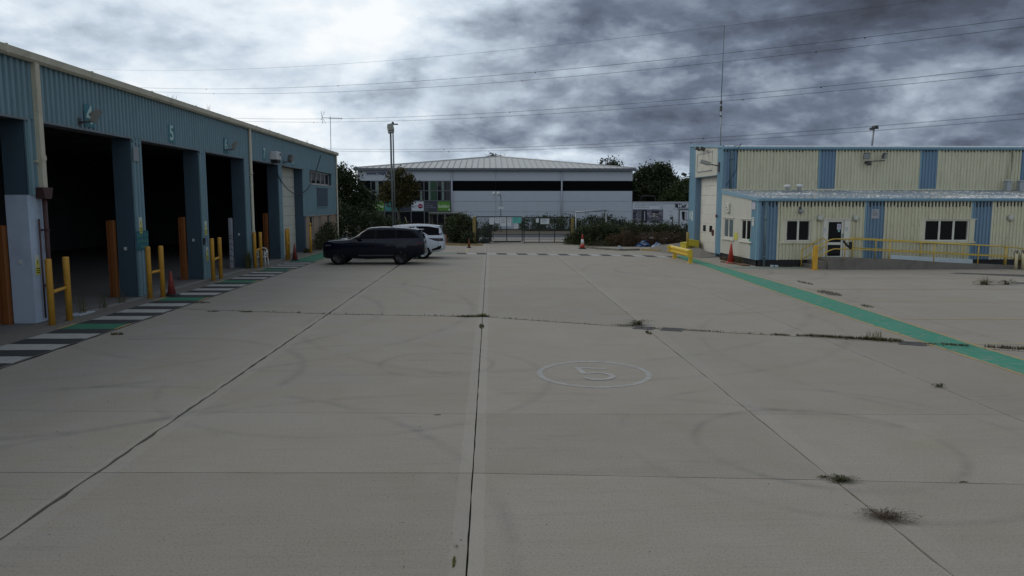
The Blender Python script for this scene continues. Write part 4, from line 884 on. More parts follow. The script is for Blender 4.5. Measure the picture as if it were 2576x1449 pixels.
b = MB(); b.box(14.5, 14.78, 33.0, 33.28, 0, .02); b.box(14.56, 14.72, 33.06, 33.22, .02, 1.1, bev=.015); single(b, 'square_post', mat('square_post_yellow', (.60, .33, .03), .5, .1, 4, dirt=.3, dirtcol=(.25, .12, .03), rust=.5), 'square orange-yellow steel post at the foot of the steps', 'bollard')
WPL = mat('white_upvc', (.52, .58, .60), .45, .05, 3, dirt=.15)
t_ = thing('white_boards', 'long white boards lying along the ramp against the office wall', 'boards', (20.5, 34.4, .4))
pa, pb_, pc, pd = on_y(2240, 641, 34.45), on_y(2447, 652, 34.45), on_y(2447, 664, 34.45), on_y(2240, 651, 34.45)
for i in range(3):
    f0, f1 = i/3, (i+1)/3-.02; A, D_ = pd.lerp(pa, f0), pd.lerp(pa, f1); B_, C_ = pc.lerp(pb_, f0), pc.lerp(pb_, f1)
    b = MB(); V = [A, B_, C_, D_]; off = Vector((0, .03, 0)); b.raw(V+[v+off for v in V], [(0, 1, 2, 3), (7, 6, 5, 4), (0, 4, 5, 1), (1, 5, 6, 2), (2, 6, 7, 3), (3, 7, 4, 0)]); b.build('board', WPL, t_)
for i, x in enumerate((23.70, 24.02)):
    t_ = thing('cream_post', ('left' if i == 0 else 'right')+' one of two cream pipe posts at the ramp foot', 'bollard', (x, 32.9, 0), 'cream posts at the ramp foot')
    b = MB(); b.lathe([(.062, 0), (.062, .7), (.02, .72)], (x, 32.9, 0), 12); b.build('post', mat('post_cream', (.46, .40, .24), .6, dirt=.4), t_); b = MB(); b.box(x-.1, x+.05, 32.88, 32.92, .82, .86); b.tube([(x, 32.9, .7), (x, 32.9, .84)], .015, 6); b.build('head', RUSTP, t_)
# ================================================================ YARD FURNITURE
BY = mat('barrier_yellow', (.62, .42, .025), .45, .08, 4, dirt=.25, dirtcol=(.3, .17, .03), rust=.35)
t_ = thing('crash_barrier', 'short yellow steel crash barrier on two posts by the green walkway', 'barrier', (10, 38.6, 0))
for y in (40.2, 37.0): b = MB(); b.box(9.93, 10.11, y-.075, y+.075, 0, .62, bev=.01); b.box(9.86, 10.18, y-.14, y+.14, 0, .015); b.build('post', BY, t_)
prof = [(0, .30), (-.09, .36), (-.09, .44), (-.02, .49), (-.09, .54), (-.09, .63), (0, .70), (.015, .69), (-.07, .62), (-.07, .55), (0, .49), (-.07, .43), (-.07, .37), (.015, .31)]
b = MB(); b.prism([(9.92+px, pz) for px, pz in prof], 36.75, 40.6, 'y'); b.build('rail', BY, t_)
for y, s_ in ((36.75, -1), (40.6, 1)):
    b = MB(); b.prism([(9.92+px*2.2, .5+(pz-.5)*1.04) for px, pz in prof[:7]]+[(9.99, .7), (9.99, .3)], y, y+s_*.12, 'y'); b.build('end_piece', BY, t_)
for i, (x, y, rz, lab) in enumerate(((12.15, 45.6, .25, 'yellow block beside the hall door, nearer the barrier'), (12.45, 45.35, -.2, 'tilted yellow block leaning on the hall door frame'))):
    t_ = thing('yellow_block', lab, 'block', (x, y, .1), 'yellow blocks by the hall door')
    c, s_ = math.cos(rz), math.sin(rz); b = MB(); z0 = .2+(x-12.1)*.5
    b.obox((x, y, z0+.16), (.30*c, .30*s_, .02*(1 if i == 0 else -3)), (-.36*s_, .36*c, 0), (.0, 0, .18)); b.build('body', mat('block_yellow', (.50, .40, .03), .6, .1, 4, dirt=.4, dirtcol=(.2, .15, .05)), t_)
    b = MB(); b.obox((x, y, z0+.355), (.315*c, .315*s_, .02*(1 if i == 0 else -3)), (-.375*s_, .375*c, 0), (0, 0, .02)); b.build('lid', mat('block_yellow', (.5, .4, .03)), t_)
OLV = mat('olive_yellow', (.36, .27, .07), .6, .12, 4, dirt=.5, dirtcol=(.15, .11, .04))
for (u, v, vt, lab) in ((1808.5, 639, 568, 'dull yellow bollard before the near edge of the hall door'), (1729.5, 625, 584, 'dull yellow bollard at the far corner of the hall')):
    if u > 1800: p = on_ground(u, v, .05)
    else: p = on_x(u, v, 12.1); 
    h = on_y(u, vt, p.y).z; b = MB(); b.lathe([(.085, p.z-.05), (.085, h-.03), (.06, h), (0, h)], (p.x, p.y, 0), 14); single(b, 'bollard', OLV, lab, 'bollard', 'dull yellow bollards by the hall')
CR, CW_ = mat('cone_red', (.42, .045, .025), .5, .08, 5, dirt=.2), mat('cone_white', (.62, .62, .60), .5, dirt=.2)
def cone(p, h, lab, cr=CR, white=True, base=BLK):
    t_ = thing('traffic_cone', lab, 'traffic cone', p, 'traffic cones in the yard')
    w_ = h*.26; b = MB(); b.box(p.x-w_, p.x+w_, p.y-w_, p.y+w_, p.z, p.z+h*.04, bev=h*.015); b.lathe([(w_*.9, h*.04), (w_*.75, h*.075)], (p.x, p.y, p.z), 18); b.build('base', base, t_)
    R_ = lambda f: h*(.175-.14*f)
    parts = [(0.06, .36, cr), (.36, .68, CW_ if white else cr), (.68, 1.0, cr)] if white else [(.06, 1.0, cr)]
    for a, c, m in parts:
        b = MB(); b.lathe([(R_(a), h*a), (R_(c), h*c)]+([(R_(c)*.7, h*c+.01)] if c == 1.0 else []), (p.x, p.y, p.z), 18); b.build('cone_body' if m is cr else 'white_sleeve', m, t_)
cone(on_ground(1465, 626), .93, 'red traffic cone with a white band in front of the gate')
cone(on_ground(1180, 623.5), .62, 'dull dirty orange cone at the left gate post', mat('cone_dull', (.20, .065, .03), .7, .1, 5, dirt=.5), False)
cone(on_ground(1838, 662), .98, 'plain red cone in front of the right gable window', mat('cone_plain_red', (.46, .05, .03), .55, .1, 4, dirt=.25), False, mat('cone_plain_red', (.46, .05, .03)))
cone(on_ground(432, 744), .80, 'dark red cone beside the guard near the brake test sign', mat('cone_dark', (.22, .035, .03), .6, .1, 5, dirt=.3), False)
cone(on_ground(742, 655), .85, 'dull red cone behind the guard at the closed cream door', mat('cone_dark', (.22, .035, .03)), False)
b = MB(); p = on_ground(1119, 613); b.lathe([(.16, 0), (.17, .3), (.13, .6), (.09, .66), (0, .67)], (p.x, p.y, 0), 14); b.lathe([(.28, 0), (.28, .05), (.2, .07)], (p.x, p.y, 0), 14); single(b, 'orange_barrel', mat('barrel_orange', (.34, .12, .045), .6, .1, 5, dirt=.4), 'squat orange barrel marker just right of the white car', 'marker')
# white plastic chair
px, py = -10.95, 36.05; WPC = mat('plastic_white', (.55, .55, .52), .45, .05, 6, dirt=.25)
t_ = thing('plastic_chair', 'white plastic garden chair behind the guard at the bay numbered 7', 'chair', (px, py, 0))
b = MB(); b.box(px-.24, px+.24, py-.24, py+.22, .40, .43, bev=.012); b.build('seat', WPC, t_)
b = MB()
for i in range(5): xx = px-.2+.1*i; b.box(xx-.025, xx+.025, py+.2, py+.235, .43, .72)
b.tube([(px-.25, py+.22, .43), (px-.24, py+.23, .72), (px-.16, py+.24, .82), (px, py+.245, .85), (px+.16, py+.24, .82), (px+.24, py+.23, .72), (px+.25, py+.22, .43)], .03, 8); b.build('backrest', WPC, t_)
for sx in (-1, 1):
    b = MB(); b.tube([(px+sx*.25, py+.22, .64), (px+sx*.27, py-.1, .64), (px+sx*.26, py-.24, .58)], .028, 8); b.build('armrest', WPC, t_)
    for sy in (-1, 1): b = MB(); b.tube([(px+sx*.24, py+sy*.22, .6 if sy < 0 else .42), (px+sx*.27, py+sy*.26, 0)], .026, 8); b.build('leg', WPC, t_)
# drain gratings
def grate(x, y, rz, w_, l_, lab):
    t_ = thing('drain_grating', lab, 'drain', (x, y, 0), 'iron drain gratings along the main joint')
    c, s_ = math.cos(rz), math.sin(rz); R_ = lambda a, e: (x+a*c-e*s_, y+a*s_+e*c)
    def bar(mb, a0, a1, e0, e1, z0, z1):
        cx, cy = R_((a0+a1)/2, (e0+e1)/2); mb.obox((cx, cy, (z0+z1)/2), (c*(a1-a0)/2, s_*(a1-a0)/2, 0), (-s_*(e1-e0)/2, c*(e1-e0)/2, 0), (0, 0, (z1-z0)/2))
    b = MB(); bar(b, -w_, w_, -l_, l_, .001, .004); b.build('pit', mat('pit_black', (.004, .004, .004), .95), t_)
    b = MB(); f = .035
    bar(b, -w_, w_, -l_, -l_+f, .0045, .014); bar(b, -w_, w_, l_-f, l_, .0045, .014); bar(b, -w_, -w_+f, -l_+f, l_-f, .0045, .014); bar(b, w_-f, w_, -l_+f, l_-f, .0045, .014)
    b.build('frame', mat('grating_iron', (.10, .095, .09), .7, .2, 8, dirt=.5, dirtcol=(.08, .05, .03)), t_)
    for i in range(5):
        e = -l_+f+(2*l_-2*f)*(i+.5)/5; b = MB(); bar(b, -w_+f, w_-f, e-.017, e+.017, .0045, .012); b.build('bar', mat('grating_iron', (.1, .095, .09)), t_)
grate(3.70, 17.66, -.38, .24, .19, 'drain grating at the weedy joint crossing, left of a close pair'); grate(4.32, 17.43, -.38, .25, .2, 'drain grating with pale sticks, right of a close pair'); grate(9.02, 15.5, -.42, .26, .2, 'drain grating at the edge of the green walkway')
# ================================================================ FAR WAREHOUSE across the road
YW = 85.0
WPN = mat('white_cladding_panel', (.43, .465, .51), .6, .03, .6, dirt=.08, spec=.15); NAVY = mat('navy_letter', (.02, .025, .12), .5); BLKP = mat('black_panel', (.004, .004, .005), .8, .1, 1, spec=.05)
FRD = mat('frame_dark', (.06, .065, .07), .5, .1, 4); GUT = mat('dark_gutter', (.10, .115, .13), .5, .1, 2)
fw = thing('white_warehouse', 'large white panelled warehouse with a black band across the road', 'building', (0, YW, 0))
XL, XR = -14.8, 16.18; cols = [XL, -4.2, .69, 8.13, XR]
rows = [(5.46, 6.56, WPN), (4.335, 5.455, BLKP), (3.165, 4.33, WPN), (2.0, 3.155, WPN), (-.05, 1.99, WPN)]
for ci, (a, c) in enumerate(zip(cols, cols[1:])):
    for ri, (z0, z1, m) in enumerate(rows):
        if ci == 0 and ri > 0:
            b = MB(); b.box(XL+.01, -13.35, YW, YW+.2, z0, z1-.012); b.build('wall_panel', m, fw); continue
        b = MB(); b.box(a+.015, c-.015, YW-(.004 if ri != 1 else -.02), YW+.2, z0, z1-.014); b.build('wall_panel', m, fw)
b = MB(); b.box(XL, XR, YW+.2, YW+.4, -.05, 6.6); b.box(XL, XL+.1, YW+.4, YW+24, -.05, 6.6); b.box(XR-.1, XR, YW+.4, YW+24, -.05, 6.6); b.build('wall_backing', GUT, fw)
for x in (-4.25, 8.13):
    b = MB(); b.tube([(x, YW-.12, 6.5), (x, YW-.12, 0)], .085, 10); b.build('downpipe', mat('pipe_pale', (.36, .38, .42), .5), fw)
b = MB(); b.box(-15.15, 16.5, YW-.45, YW-.08, 6.57, 6.85); b.box(-15.1, 16.45, YW-.08, YW+.2, 6.56, 6.7); b.build('gutter', GUT, fw)
# hipped roof: sheets with standing seams, cut off by the hips
ax_, ay_, az_ = .92, YW+12, 8.85; x0r, x1r, y0r, z0r = -15.1, 16.45, YW-.4, 6.84
RS = mat('grey_roof_sheet', (.46, .455, .43), .6, .06, .6, dirt=.25); RSM = mat('roof_seam', (.34, .34, .33), .6)
def ytop(x): return y0r+(ay_-y0r)*((x-x0r)/(ax_-x0r) if x < ax_ else (x1r-x)/(x1r-ax_))
def rz_(y): return z0r+(az_-z0r)*(y-y0r)/(ay_-y0r)
n = 46; xs = [x0r+(x1r-x0r)*i/n for i in range(n+1)]; sm_ = MB()
for a, c in zip(xs, xs[1:]):
    b = MB(); ta, tc = ytop(a), ytop(c); pk = [(ax_, ay_, az_)] if a < ax_ < c else []
    b.face([(a+.02, y0r, z0r), (c-.02, y0r, z0r), (c-.02, max(y0r+.01, tc), rz_(max(y0r+.01, tc)))]+pk+[(a+.02, max(y0r+.01, ta), rz_(max(y0r+.01, ta)))]); b.build('roof_sheet', RS, fw)
for x in xs[1:-1]:
    yt = ytop(x); b = MB(); b.obox(((x, (y0r+yt)/2, (z0r+rz_(yt))/2+.02)), (.03, 0, 0), Vector((0, yt-y0r, rz_(yt)-z0r))/2, (0, -.01, .04)); b.build('roof_seam', RSM, fw)
for xe in (x0r, x1r):
    b = MB(); A = Vector((xe, y0r, z0r)); B_ = Vector((ax_, ay_, az_)); b.tube([A+Vector((0, 0, .03)), B_+Vector((0, 0, .05))], .1, 6); b.build('hip_cap', RS, fw)
b = MB(); b.face([(x0r, y0r, z0r), (ax_, ay_, az_), (ax_, YW+30, az_), (x0r, YW+30, z0r)]); b.face([(x1r, y0r, z0r), (x1r, YW+30, z0r), (ax_, YW+30, az_), (ax_, ay_, az_)]); b.build('roof_slope', RS, fw)
# glazed front with brand boards
wc = [-13.32+(8.9)*i/6 for i in range(7)]
b = MB(); b.box(-13.35, -4.36, YW+.13, YW+.19, 0, 5.45); b.build('glazing_backing', FRD, fw)
for i in range(6):
    for (z0, z1) in ((3.28, 4.30), (4.40, 5.40), (.1, 1.95)):
        b = MB(); b.box(wc[i]+.05, wc[i+1]-.05, YW+.06, YW+.09, z0, z1); b.build('window_pane', GLD, fw)
b = MB()
for x in wc: b.box(x-.05, x+.05, YW, YW+.1, 0, 5.45)
for z in (4.30, 3.18, 1.98, 5.38): b.box(wc[0], wc[-1], YW+.01, YW+.1, z, z+.1)
b.build('window_frame', mat('frame_mid', (.11, .12, .13), .5), fw)
for i, w_, z0, z1 in ((0, .35, 3.28, 4.3), (3, .25, 3.28, 4.3), (4, .22, 3.28, 4.3), (5, .24, 3.28, 4.3), (0, .35, 4.4, 5.4), (4, .22, 4.4, 5.4), (5, .24, 4.4, 5.4)):
    xx = wc[i]+.5 if i != 3 else wc[4]-.45; b = MB(); b.box(xx, xx+w_, YW+.04, YW+.055, z0, z1); b.build('blind', mat('blind_green_grey', (.16, .20, .18), .6), fw)
b = MB(); b.box(wc[4]+.75, wc[5]-.1, YW+.045, YW+.055, 3.28, 5.3); b.build('green_door', mat('green_inside', (.02, .06, .03), .5), fw)
def board(i, m, lab):
    t_ = thing('brand_board', lab, 'sign', ((wc[i]+wc[i+1])/2, YW, 2.6), 'brand boards under the warehouse windows')
    b = MB(); b.box(wc[i]+.06, wc[i+1]-.06, YW-.045, YW-.005, 2.1, 3.14); b.build('board', m, t_); return t_, (wc[i]+wc[i+1])/2
GRN = mat('board_green', (.09, .24, .03), .5, .05, 3); SLA = mat('board_slate', (.045, .05, .07), .5, .05, 3); LG = mat('letter_pale_green', (.50, .62, .42), .5); LGR = mat('letter_grey', (.30, .30, .33), .6); CRI = mat('crimson', (.28, .012, .06), .5)
ux, uz = (1, 0, 0), (0, 0, 1); yt_ = YW-.05
t_, x = board(0, GRN, 'green brand board with white letters half behind the bush, leftmost'); text('Solidor', .42, (x+.1, yt_, 2.6), ux, uz, LG, t_, bold=.01)
t_, x = board(1, mat('board_teal', (.05, .22, .22), .5), 'teal brand board just left of the lamp post'); text('Residence', .26, (x, yt_, 2.62), ux, uz, mat('letter_dark', (.02, .05, .06), .5), t_)
board(2, SLA, 'plain slate board hidden mostly behind the street tree')
t_, x = board(3, mat('board_white', (.54, .58, .62), .5), 'white brand board with a crimson disc'); text('door', .32, (x-.38, yt_, 2.62), ux, uz, SLA, t_); text('-', .32, (x-.02, yt_, 2.62), ux, uz, SLA, t_)
b = MB(); b.lathe([(.27, -.055), (.27, -.05)], (x+.32, YW, 2.62), 24, axis='y'); b.build('disc', CRI, t_); text('stop', .22, (x+.32, YW-.062, 2.62), ux, uz, mat('board_white', (.46, .5, .55)), t_)
t_, x = board(4, SLA, 'dark slate brand board with four lines of grey writing')
for s_, z, h in (('Verified', 2.93, .15), ('Tested Fire', 2.7, .19), ('Door Solutions', 2.48, .19), ('in stock', 2.25, .12)): text(s_, h, (x-.62, yt_, z), ux, uz, LGR, t_, align='LEFT')
t_, x = board(5, GRN, 'green brand board with pale letters beside the white downpipe, rightmost'); text('Solidor', .46, (x, yt_, 2.6), ux, uz, LG, t_, bold=.012)
b = MB(); b.box(x+.5, x+.68, yt_-.006, yt_, 2.12, 2.32); b.build('corner_tag', LG, t_)
t_ = thing('wall_lettering', 'dark blue web address lettering at the top of the warehouse front', 'lettering', (-12, YW, 6.0)); p = on_y(921.5, 437.3, YW-.012); text('WWW.TWSPLASTICS.CO.UK', .44, p, ux, uz, NAVY, t_, align='LEFT', bold=.022, xscale=.80)
b = MB(); b.box(-14.95, -14.82, YW-.3, YW, 4.0, 4.2, bev=.03); b.box(-15.15, -14.9, YW-.35, YW-.1, 3.9, 4.1, bev=.04); single(b, 'wall_camera', mat('camera_white', (.5, .5, .5), .5), 'small white camera on the left corner of the warehouse', 'camera')
# ---- showroom wall with its printed boards
sw = thing('showroom_building', 'low white showroom building joined to the right of the warehouse', 'building', (20, YW, 0))
SWH = mat('showroom_white', (.52, .55, .59), .6, .03, .8, dirt=.1)
b = MB(); b.box(16.2, 30, YW-.05, YW+8, -.1, 2.98); b.build('wall', SWH, sw); b = MB(); b.box(16.19, 30.1, YW-.15, YW+8, 2.99, 3.12); b.build('coping', mat('coping_pale', (.45, .47, .50), .6), sw)
b = MB(); b.box(16.2, 30, YW-.07, YW-.052, .0, .45); b.build('brick_plinth', brickmat('plinth_brick', (.28, .24, .2), (.22, .19, .17), (.3, .28, .26), 1.0), sw)
b = MB(); b.box(21.5, 21.62, YW-.1, YW-.052, .0, 2.25); b.box(21.62, 25, YW-.1, YW-.052, 2.15, 2.25); b.build('door_frame', FRD, sw); b = MB(); b.box(21.5, 25, YW-.12, YW-.052, 2.26, 2.45); b.build('door_head', mat('door_head_grey', (.27, .28, .30), .6), sw)
b = MB(); b.box(21.62, 25, YW-.08, YW-.054, .0, 2.15); b.build('door_leaf', SWH, sw)
b = MB(); b.prism([(21.85, 2.0), (22.2, 2.0), (22.2, .95), (22.05, 1.0), (21.92, 1.2)], YW-.09, YW-.083, 'y'); b.build('door_glass', GLD, sw)
b = MB()
for i in range(6): b.box(22.26, 22.48, YW-.09, YW-.083, 1.9-.17*i, 1.96-.17*i)
for i in range(5): b.box(21.8+.12*i, 21.9+.12*i, YW-.09, YW-.083, .55-.06*(i % 2), .62)
b.box(21.83, 22.05, YW-.09, YW-.083, .72, .78); b.build('door_print', mat('print_slate', (.08, .08, .10), .6), sw)
t_ = thing('showroom_billboard', 'printed billboard of a stone wall with dark door and window', 'billboard', (18.2, YW, 1.7))
m = bpy.data.materials.new('stone_print'); m.use_nodes = True; k = NT(m.node_tree); P = k.n('ShaderNodeNewGeometry').outputs['Position']; X, Y, Z = k.xyz(P)
v = k.n('ShaderNodeTexVoronoi'); k.link(k.comb(k.m('MULTIPLY', X, 1.6), k.m('MULTIPLY', Z, 5.5), 0.0), v.inputs['Vector']); v.inputs['Scale'].default_value = 1.8
c = k.ramp(v.outputs['Color'], [(.2, (.04, .035, .055)), (.55, (.13, .12, .15)), (.85, (.22, .21, .24)), (.95, (.42, .40, .42))])
bs = k.n('ShaderNodeBsdfPrincipled'); k.link(c, bs.inputs['Base Color']); bs.inputs['Roughness'].default_value = .6; k.link(bs.outputs[0], k.n('ShaderNodeOutputMaterial').inputs[0])
b = MB(); b.box(16.24, 19.72, YW-.075, YW-.055, .72, 2.26); b.build('stone_print', m, t_)
b = MB(); b.box(16.24, 19.72, YW-.075, YW-.055, 2.262, 2.94); b.build('white_print', mat('board_white', (.46, .5, .55)), t_)
PRD = mat('print_navy', (.012, .012, .03), .55)
b = MB(); b.box(17.28, 18.0-.12, YW-.082, YW-.076, .75, 2.14); b.build('door_print', PRD, t_)
b = MB()
for i in range(4): b.box(17.55, 17.65, YW-.088, YW-.083, 1.02+.26*i, 1.2+.26*i)
b.build('door_light', SWH, t_)
b = MB(); b.box(18.45, 19.22, YW-.082, YW-.076, 1.28, 2.06); b.build('window_print', PRD, t_)
b = MB(); b.box(18.5, 18.82, YW-.088, YW-.083, 1.34, 1.84); b.box(18.88, 18.95, YW-.088, YW-.083, 1.42, 1.8); b.box(19.05, 19.16, YW-.088, YW-.083, 1.6, 1.8); b.box(18.88, 19.17, YW-.088, YW-.083, 1.34, 1.5); b.build('window_light', mat('print_buff', (.30, .27, .25), .6), t_)
b = MB(); b.prism([(18.2, .74), (18.3, .95), (18.6, 1.08), (19.0, 1.05), (19.35, .92), (19.45, .74)], YW-.082, YW-.076, 'y'); b.build('shrub_print', mat('print_dark_green', (.03, .035, .035), .6), t_)
for i in range(3):
    b = MB(); b.lathe([(.2, -.082), (.2, -.076)], (16.5, YW, 1.02+.47*i), 20, axis='y'); b.build('disc', PRD, t_)
    b = MB(); b.box(16.38, 16.62, YW-.087, YW-.083, 1.06+.47*i, 1.08+.47*i); b.box(16.36, 16.64, YW-.087, YW-.083, .95+.47*i, .97+.47*i); b.build('disc_print', LGR, t_)
text('www.twsplastics.co.uk  01795 33 11 20', .26, (16.42, YW-.08, 2.74), ux, uz, mat('letter_slate', (.12, .13, .16), .6), t_, align='LEFT', xscale=.78)
text('Visit Our Showroom', .24, (16.42, YW-.08, 2.48), ux, uz, mat('letter_slate', (.12, .13, .16)), t_, align='LEFT', xscale=.8)
b = MB(); N = 18
for i in range(N): a, c = PI*1.15+PI*1.7*i/N-PI*.5+PI*.0, PI*1.15+PI*1.7*(i+1)/N-PI*.5; b.face([(19.53+r_*math.cos(tt), YW-.08, 2.46+r_*math.sin(tt)) for r_, tt in ((.11, a), (.15, a), (.15, c), (.11, c))])
b.box(19.47, 19.59, YW-.081, YW-.078, 2.47, 2.5); b.build('emblem', mat('letter_slate', (.12, .13, .16)), t_)
t_ = thing('showroom_logo', 'dark oval three-letter logo sign at the right of the showroom wall', 'logo', (21.5, YW, 2.6))
b = MB(); b.prism([(21.6+.44*math.cos(2*PI*i/28), 2.62+.27*math.sin(2*PI*i/28)) for i in range(28)], YW-.066, YW-.052, 'y'); b.build('oval', PRD, t_)
text('T', .5, (21.12, YW-.07, 2.66), ux, uz, PRD, t_, shear=.3, bold=.03, xscale=1.3); text('W', .5, (21.6, YW-.074, 2.62), ux, uz, mat('board_white', (.46, .5, .55)), t_, shear=.25, bold=.02, xscale=1.05); text('S', .44, (22.1, YW-.07, 2.6), ux, uz, PRD, t_, shear=.5, bold=.03, xscale=1.2)
text('plastics windows conservatories', .11, (21.6, YW-.07, 2.26), (1, 0, -.06), uz, mat('letter_slate', (.12, .13, .16)), t_)
t_ = thing('maker_marks', 'small grey maker logos printed left of the showroom door', 'logo', (20.6, YW, 1.8)); text('origin', .24, (20.6, YW-.056, 2.05), ux, uz, LGR, t_, 'lettering'); text('swift', .2, (20.62, YW-.056, 1.6), ux, uz, mat('letter_slate', (.12, .13, .16)), t_); b = MB(); b.lathe([(.17, -.06), (.17, -.054)], (20.68, YW, 1.26), 18, axis='y'); b.build('disc', mat('print_slate', (.08, .08, .10)), t_)
b = MB(); b.tube([(17.4, 88, 2.9), (17.9, 88, 3.85), (19.4, 88, 3.8), (19.5, 88, 3.0)], .04, 6); b.tube([(17.9, 89, 3.0), (18.2, 89, 3.8), (19.4, 88, 3.8)], .03, 6); single(b, 'roof_guard_rail', DKM, 'thin dark guard rail on the showroom roof', 'rail')
# ================================================================ GATES, FENCE, POSTS
GFR = mat('gate_green_black', (.012, .018, .016), .5, .1, 4); WIRE = mat('mesh_wire', (.10, .11, .10), .6)
YGT = 55.5
def gate(lab, x0, x1, z0, z1, vs, zm):
    t_ = thing('yard_gate', lab, 'gate', (x0, YGT, 0), 'pair of mesh gates')
    for x in [x0, x1]: b = MB(); b.box(x-.035, x+.035, YGT-.035, YGT+.035, z0, z1); b.build('stile', GFR, t_)
    for z, nm in ((z0, 'bottom_rail'), (z1, 'top_rail'), (zm, 'mid_rail')): b = MB(); h = .022 if z == zm else .035; b.box(x0+.035, x1-.035, YGT-.03, YGT+.03, z-h, z+h); b.build(nm, GFR, t_)
    for x in vs: b = MB(); b.box(x-.03, x+.03, YGT-.028, YGT+.028, z0+.035, z1-.035); b.build('upright', GFR, t_)
    b = MB(); x = x0+.05
    while x < x1: b.box(x-.0022, x+.0022, YGT-.004, YGT+.0, z0, z1); x += .05
    z = z0+.05
    while z < z1: b.box(x0, x1, YGT, YGT+.004, z-.0022, z+.0022); z += .05
    b.build('wire_mesh', WIRE, t_, kind='stuff'); return t_
gate('left leaf of the black mesh yard gate hung with many notices', -1.03, 2.40, .16, 1.97, (.09, 1.25), 1.06)
gate('right leaf of the black mesh yard gate with two notices', 2.53, 5.98, .08, 1.92, (3.66, 4.81), 1.02)
b = MB(); b.tube([(2.40, YGT, .16), (2.41, YGT, 0)], .03, 6); b.tube([(2.54, YGT, .1), (2.54, YGT, 0)], .03, 6); single(b, 'drop_bolt', RUSTP, 'rusty drop bolts where the two gate leaves meet', 'bolt')
WOOD = mat('post_olive_wood', (.24, .18, .06), .8, .2, 3, dirt=.4)
for x, lab, h in ((-1.15, 'yellow-brown timber gate post half swallowed by the left bush', 1.98), (6.12, 'yellow-brown timber gate post right of the gates', 1.88)): b = MB(); b.box(x-.12, x+.12, YGT-.1, YGT+.14, 0, h, bev=.02); single(b, 'gate_post', WOOD, lab, 'gate post', 'timber gate posts')
WN = mat('notice_white', (.56, .59, .60), .7, .06, 6, dirt=.12); TL = mat('notice_teal', (.08, .42, .36), .6, .06, 5)
for (a, zt, c, zb, m, lab, ln) in ((318, 255, 412, 395, WN, 'narrow white notice at the left end of the gate notices', 0), (428, 252, 515, 367, WN, 'short white notice, second from the left on the gate', 2), (532, 252, 657, 427, WN, 'large white notice left of the gate upright', 3), (672, 252, 758, 427, WN, 'tall white notice right of the gate upright', 2),
                               (783, 250, 955, 367, TL, 'teal notice at the right of the left gate leaf', 3), (815, 383, 898, 480, WN, 'small white notice hung below the teal one', 2), (1252, 275, 1312, 355, WN, 'small white notice left of the upright on the right gate leaf', 0), (1345, 277, 1522, 388, WN, 'wide white notice on the right gate leaf', 3)):
    p, q_ = on_y((1850+a/5.152)/1.5528, (800+zt/5.152)/1.5528, YGT), on_y((1850+c/5.152)/1.5528, (800+zb/5.152)/1.5528, YGT)
    papers(p.x, YGT-.045, q_.z, q_.x-p.x, p.z-q_.z, lab, m, nm='gate_notice', lines=ln)
# goal-like pipe frame, chain fence posts and wire, street sign, kerbs
t_ = thing('pipe_frame', 'slanting grey pipe goal frame standing in the hedge right of the gate', 'frame', (8, 60, 0))
for x, z in ((6.9, 2.24), (9.34, 2.42)): b = MB(); b.tube([(x, 60, 0), (x, 60, z)], .05, 8); b.build('post', GALV, t_)
b = MB(); b.tube([(6.85, 60, 2.24), (9.4, 60, 2.42)], .065, 8); b.build('crossbar', GALV, t_)
t_ = thing('wire_fence', 'black post and chain wire fence along the weeds on the right', 'fence', (10, 58, 0))
for x, z in ((7.1, 1.75), (9.3, 1.9), (11.66, 2.45), (14.1, 1.95), (16.6, 1.95)): b = MB(); b.tube([(x, 57.5, 0), (x, 57.5, z)], .045, 6); b.build('post', GFR, t_)
b = MB(); b.tube([(7.1, 57.5, 1.7), (7.6, 57.3, .5)], .04, 6); b.build('strut', GFR, t_)
b = MB()
for i in range(int(10/.09)): x = 7.0+.09*i; b.box(x-.0025, x+.0025, 57.5, 57.505, .2, 1.75)
for z in np.arange(.2, 1.8, .09): b.box(7, 17, 57.505, 57.51, z-.0025, z+.0025)
b.build('chain_wire', WIRE, t_, kind='stuff')
t_ = thing('street_sign_post', 'grey post with white notice and twin white camera heads before the warehouse', 'sign post', (1.1, 75, 0))
b = MB(); b.tube([(1.1, 75, 0), (1.1, 75, 3.75)], .06, 8); b.build('post', mat('post_blue_grey', (.13, .16, .19), .6), t_); b = MB(); b.tube([(1.1, 75, 3.75), (.75, 75, 3.85)], .05, 8); b.build('arm', mat('post_blue_grey', (.13, .16, .19)), t_)
for x in (.42, .86): b = MB(); b.lathe([(.02, 0), (.13, .06), (.15, .22), (.1, .36), (0, .4)], (x, 75, 3.7), 12); b.build('camera_head', mat('camera_white', (.5, .5, .5)), t_)
b = MB(); b.box(.83, 1.38, 74.92, 74.95, 2.38, 2.92); b.build('notice', WN, t_); b = MB(); b.box(.87, 1.34, 74.91, 74.918, 2.83, 2.88); b.box(.87, 1.34, 74.91, 74.918, 2.66, 2.72); b.build('print', mat('print_slate', (.08, .08, .10)), t_)
KY = mat('kerb_yellow', (.34, .24, .09), .85, .15, 4, dirt=.6, dirtcol=(.12, .10, .07))
kb = struct_root('bed_kerb')
pts = [on_ground(u, v) for u, v in ((1455, 622), (1500, 627), (1560, 631), (1611, 630), (1660, 633), (1720, 634))]
for a, c in zip(pts, pts[1:]):
    n_ = max(1, int((c-a).length/.92))
    for i in range(n_):
        p, q_ = a.lerp(c, (i+.02)/n_), a.lerp(c, (i+.98)/n_); dv = (q_-p)/2; nv = Vector((-dv.y, dv.x, 0)).normalized(); b = MB(); b.obox((p+q_)/2+nv*.08+Vector((0, 0, .055)), dv, nv*.08, (0, 0, .065)); b.build('kerb_stone', KY if p.x > 9.2 else mat('kerb_stone_grey', (.2, .18, .14), .9, dirt=.5), kb)
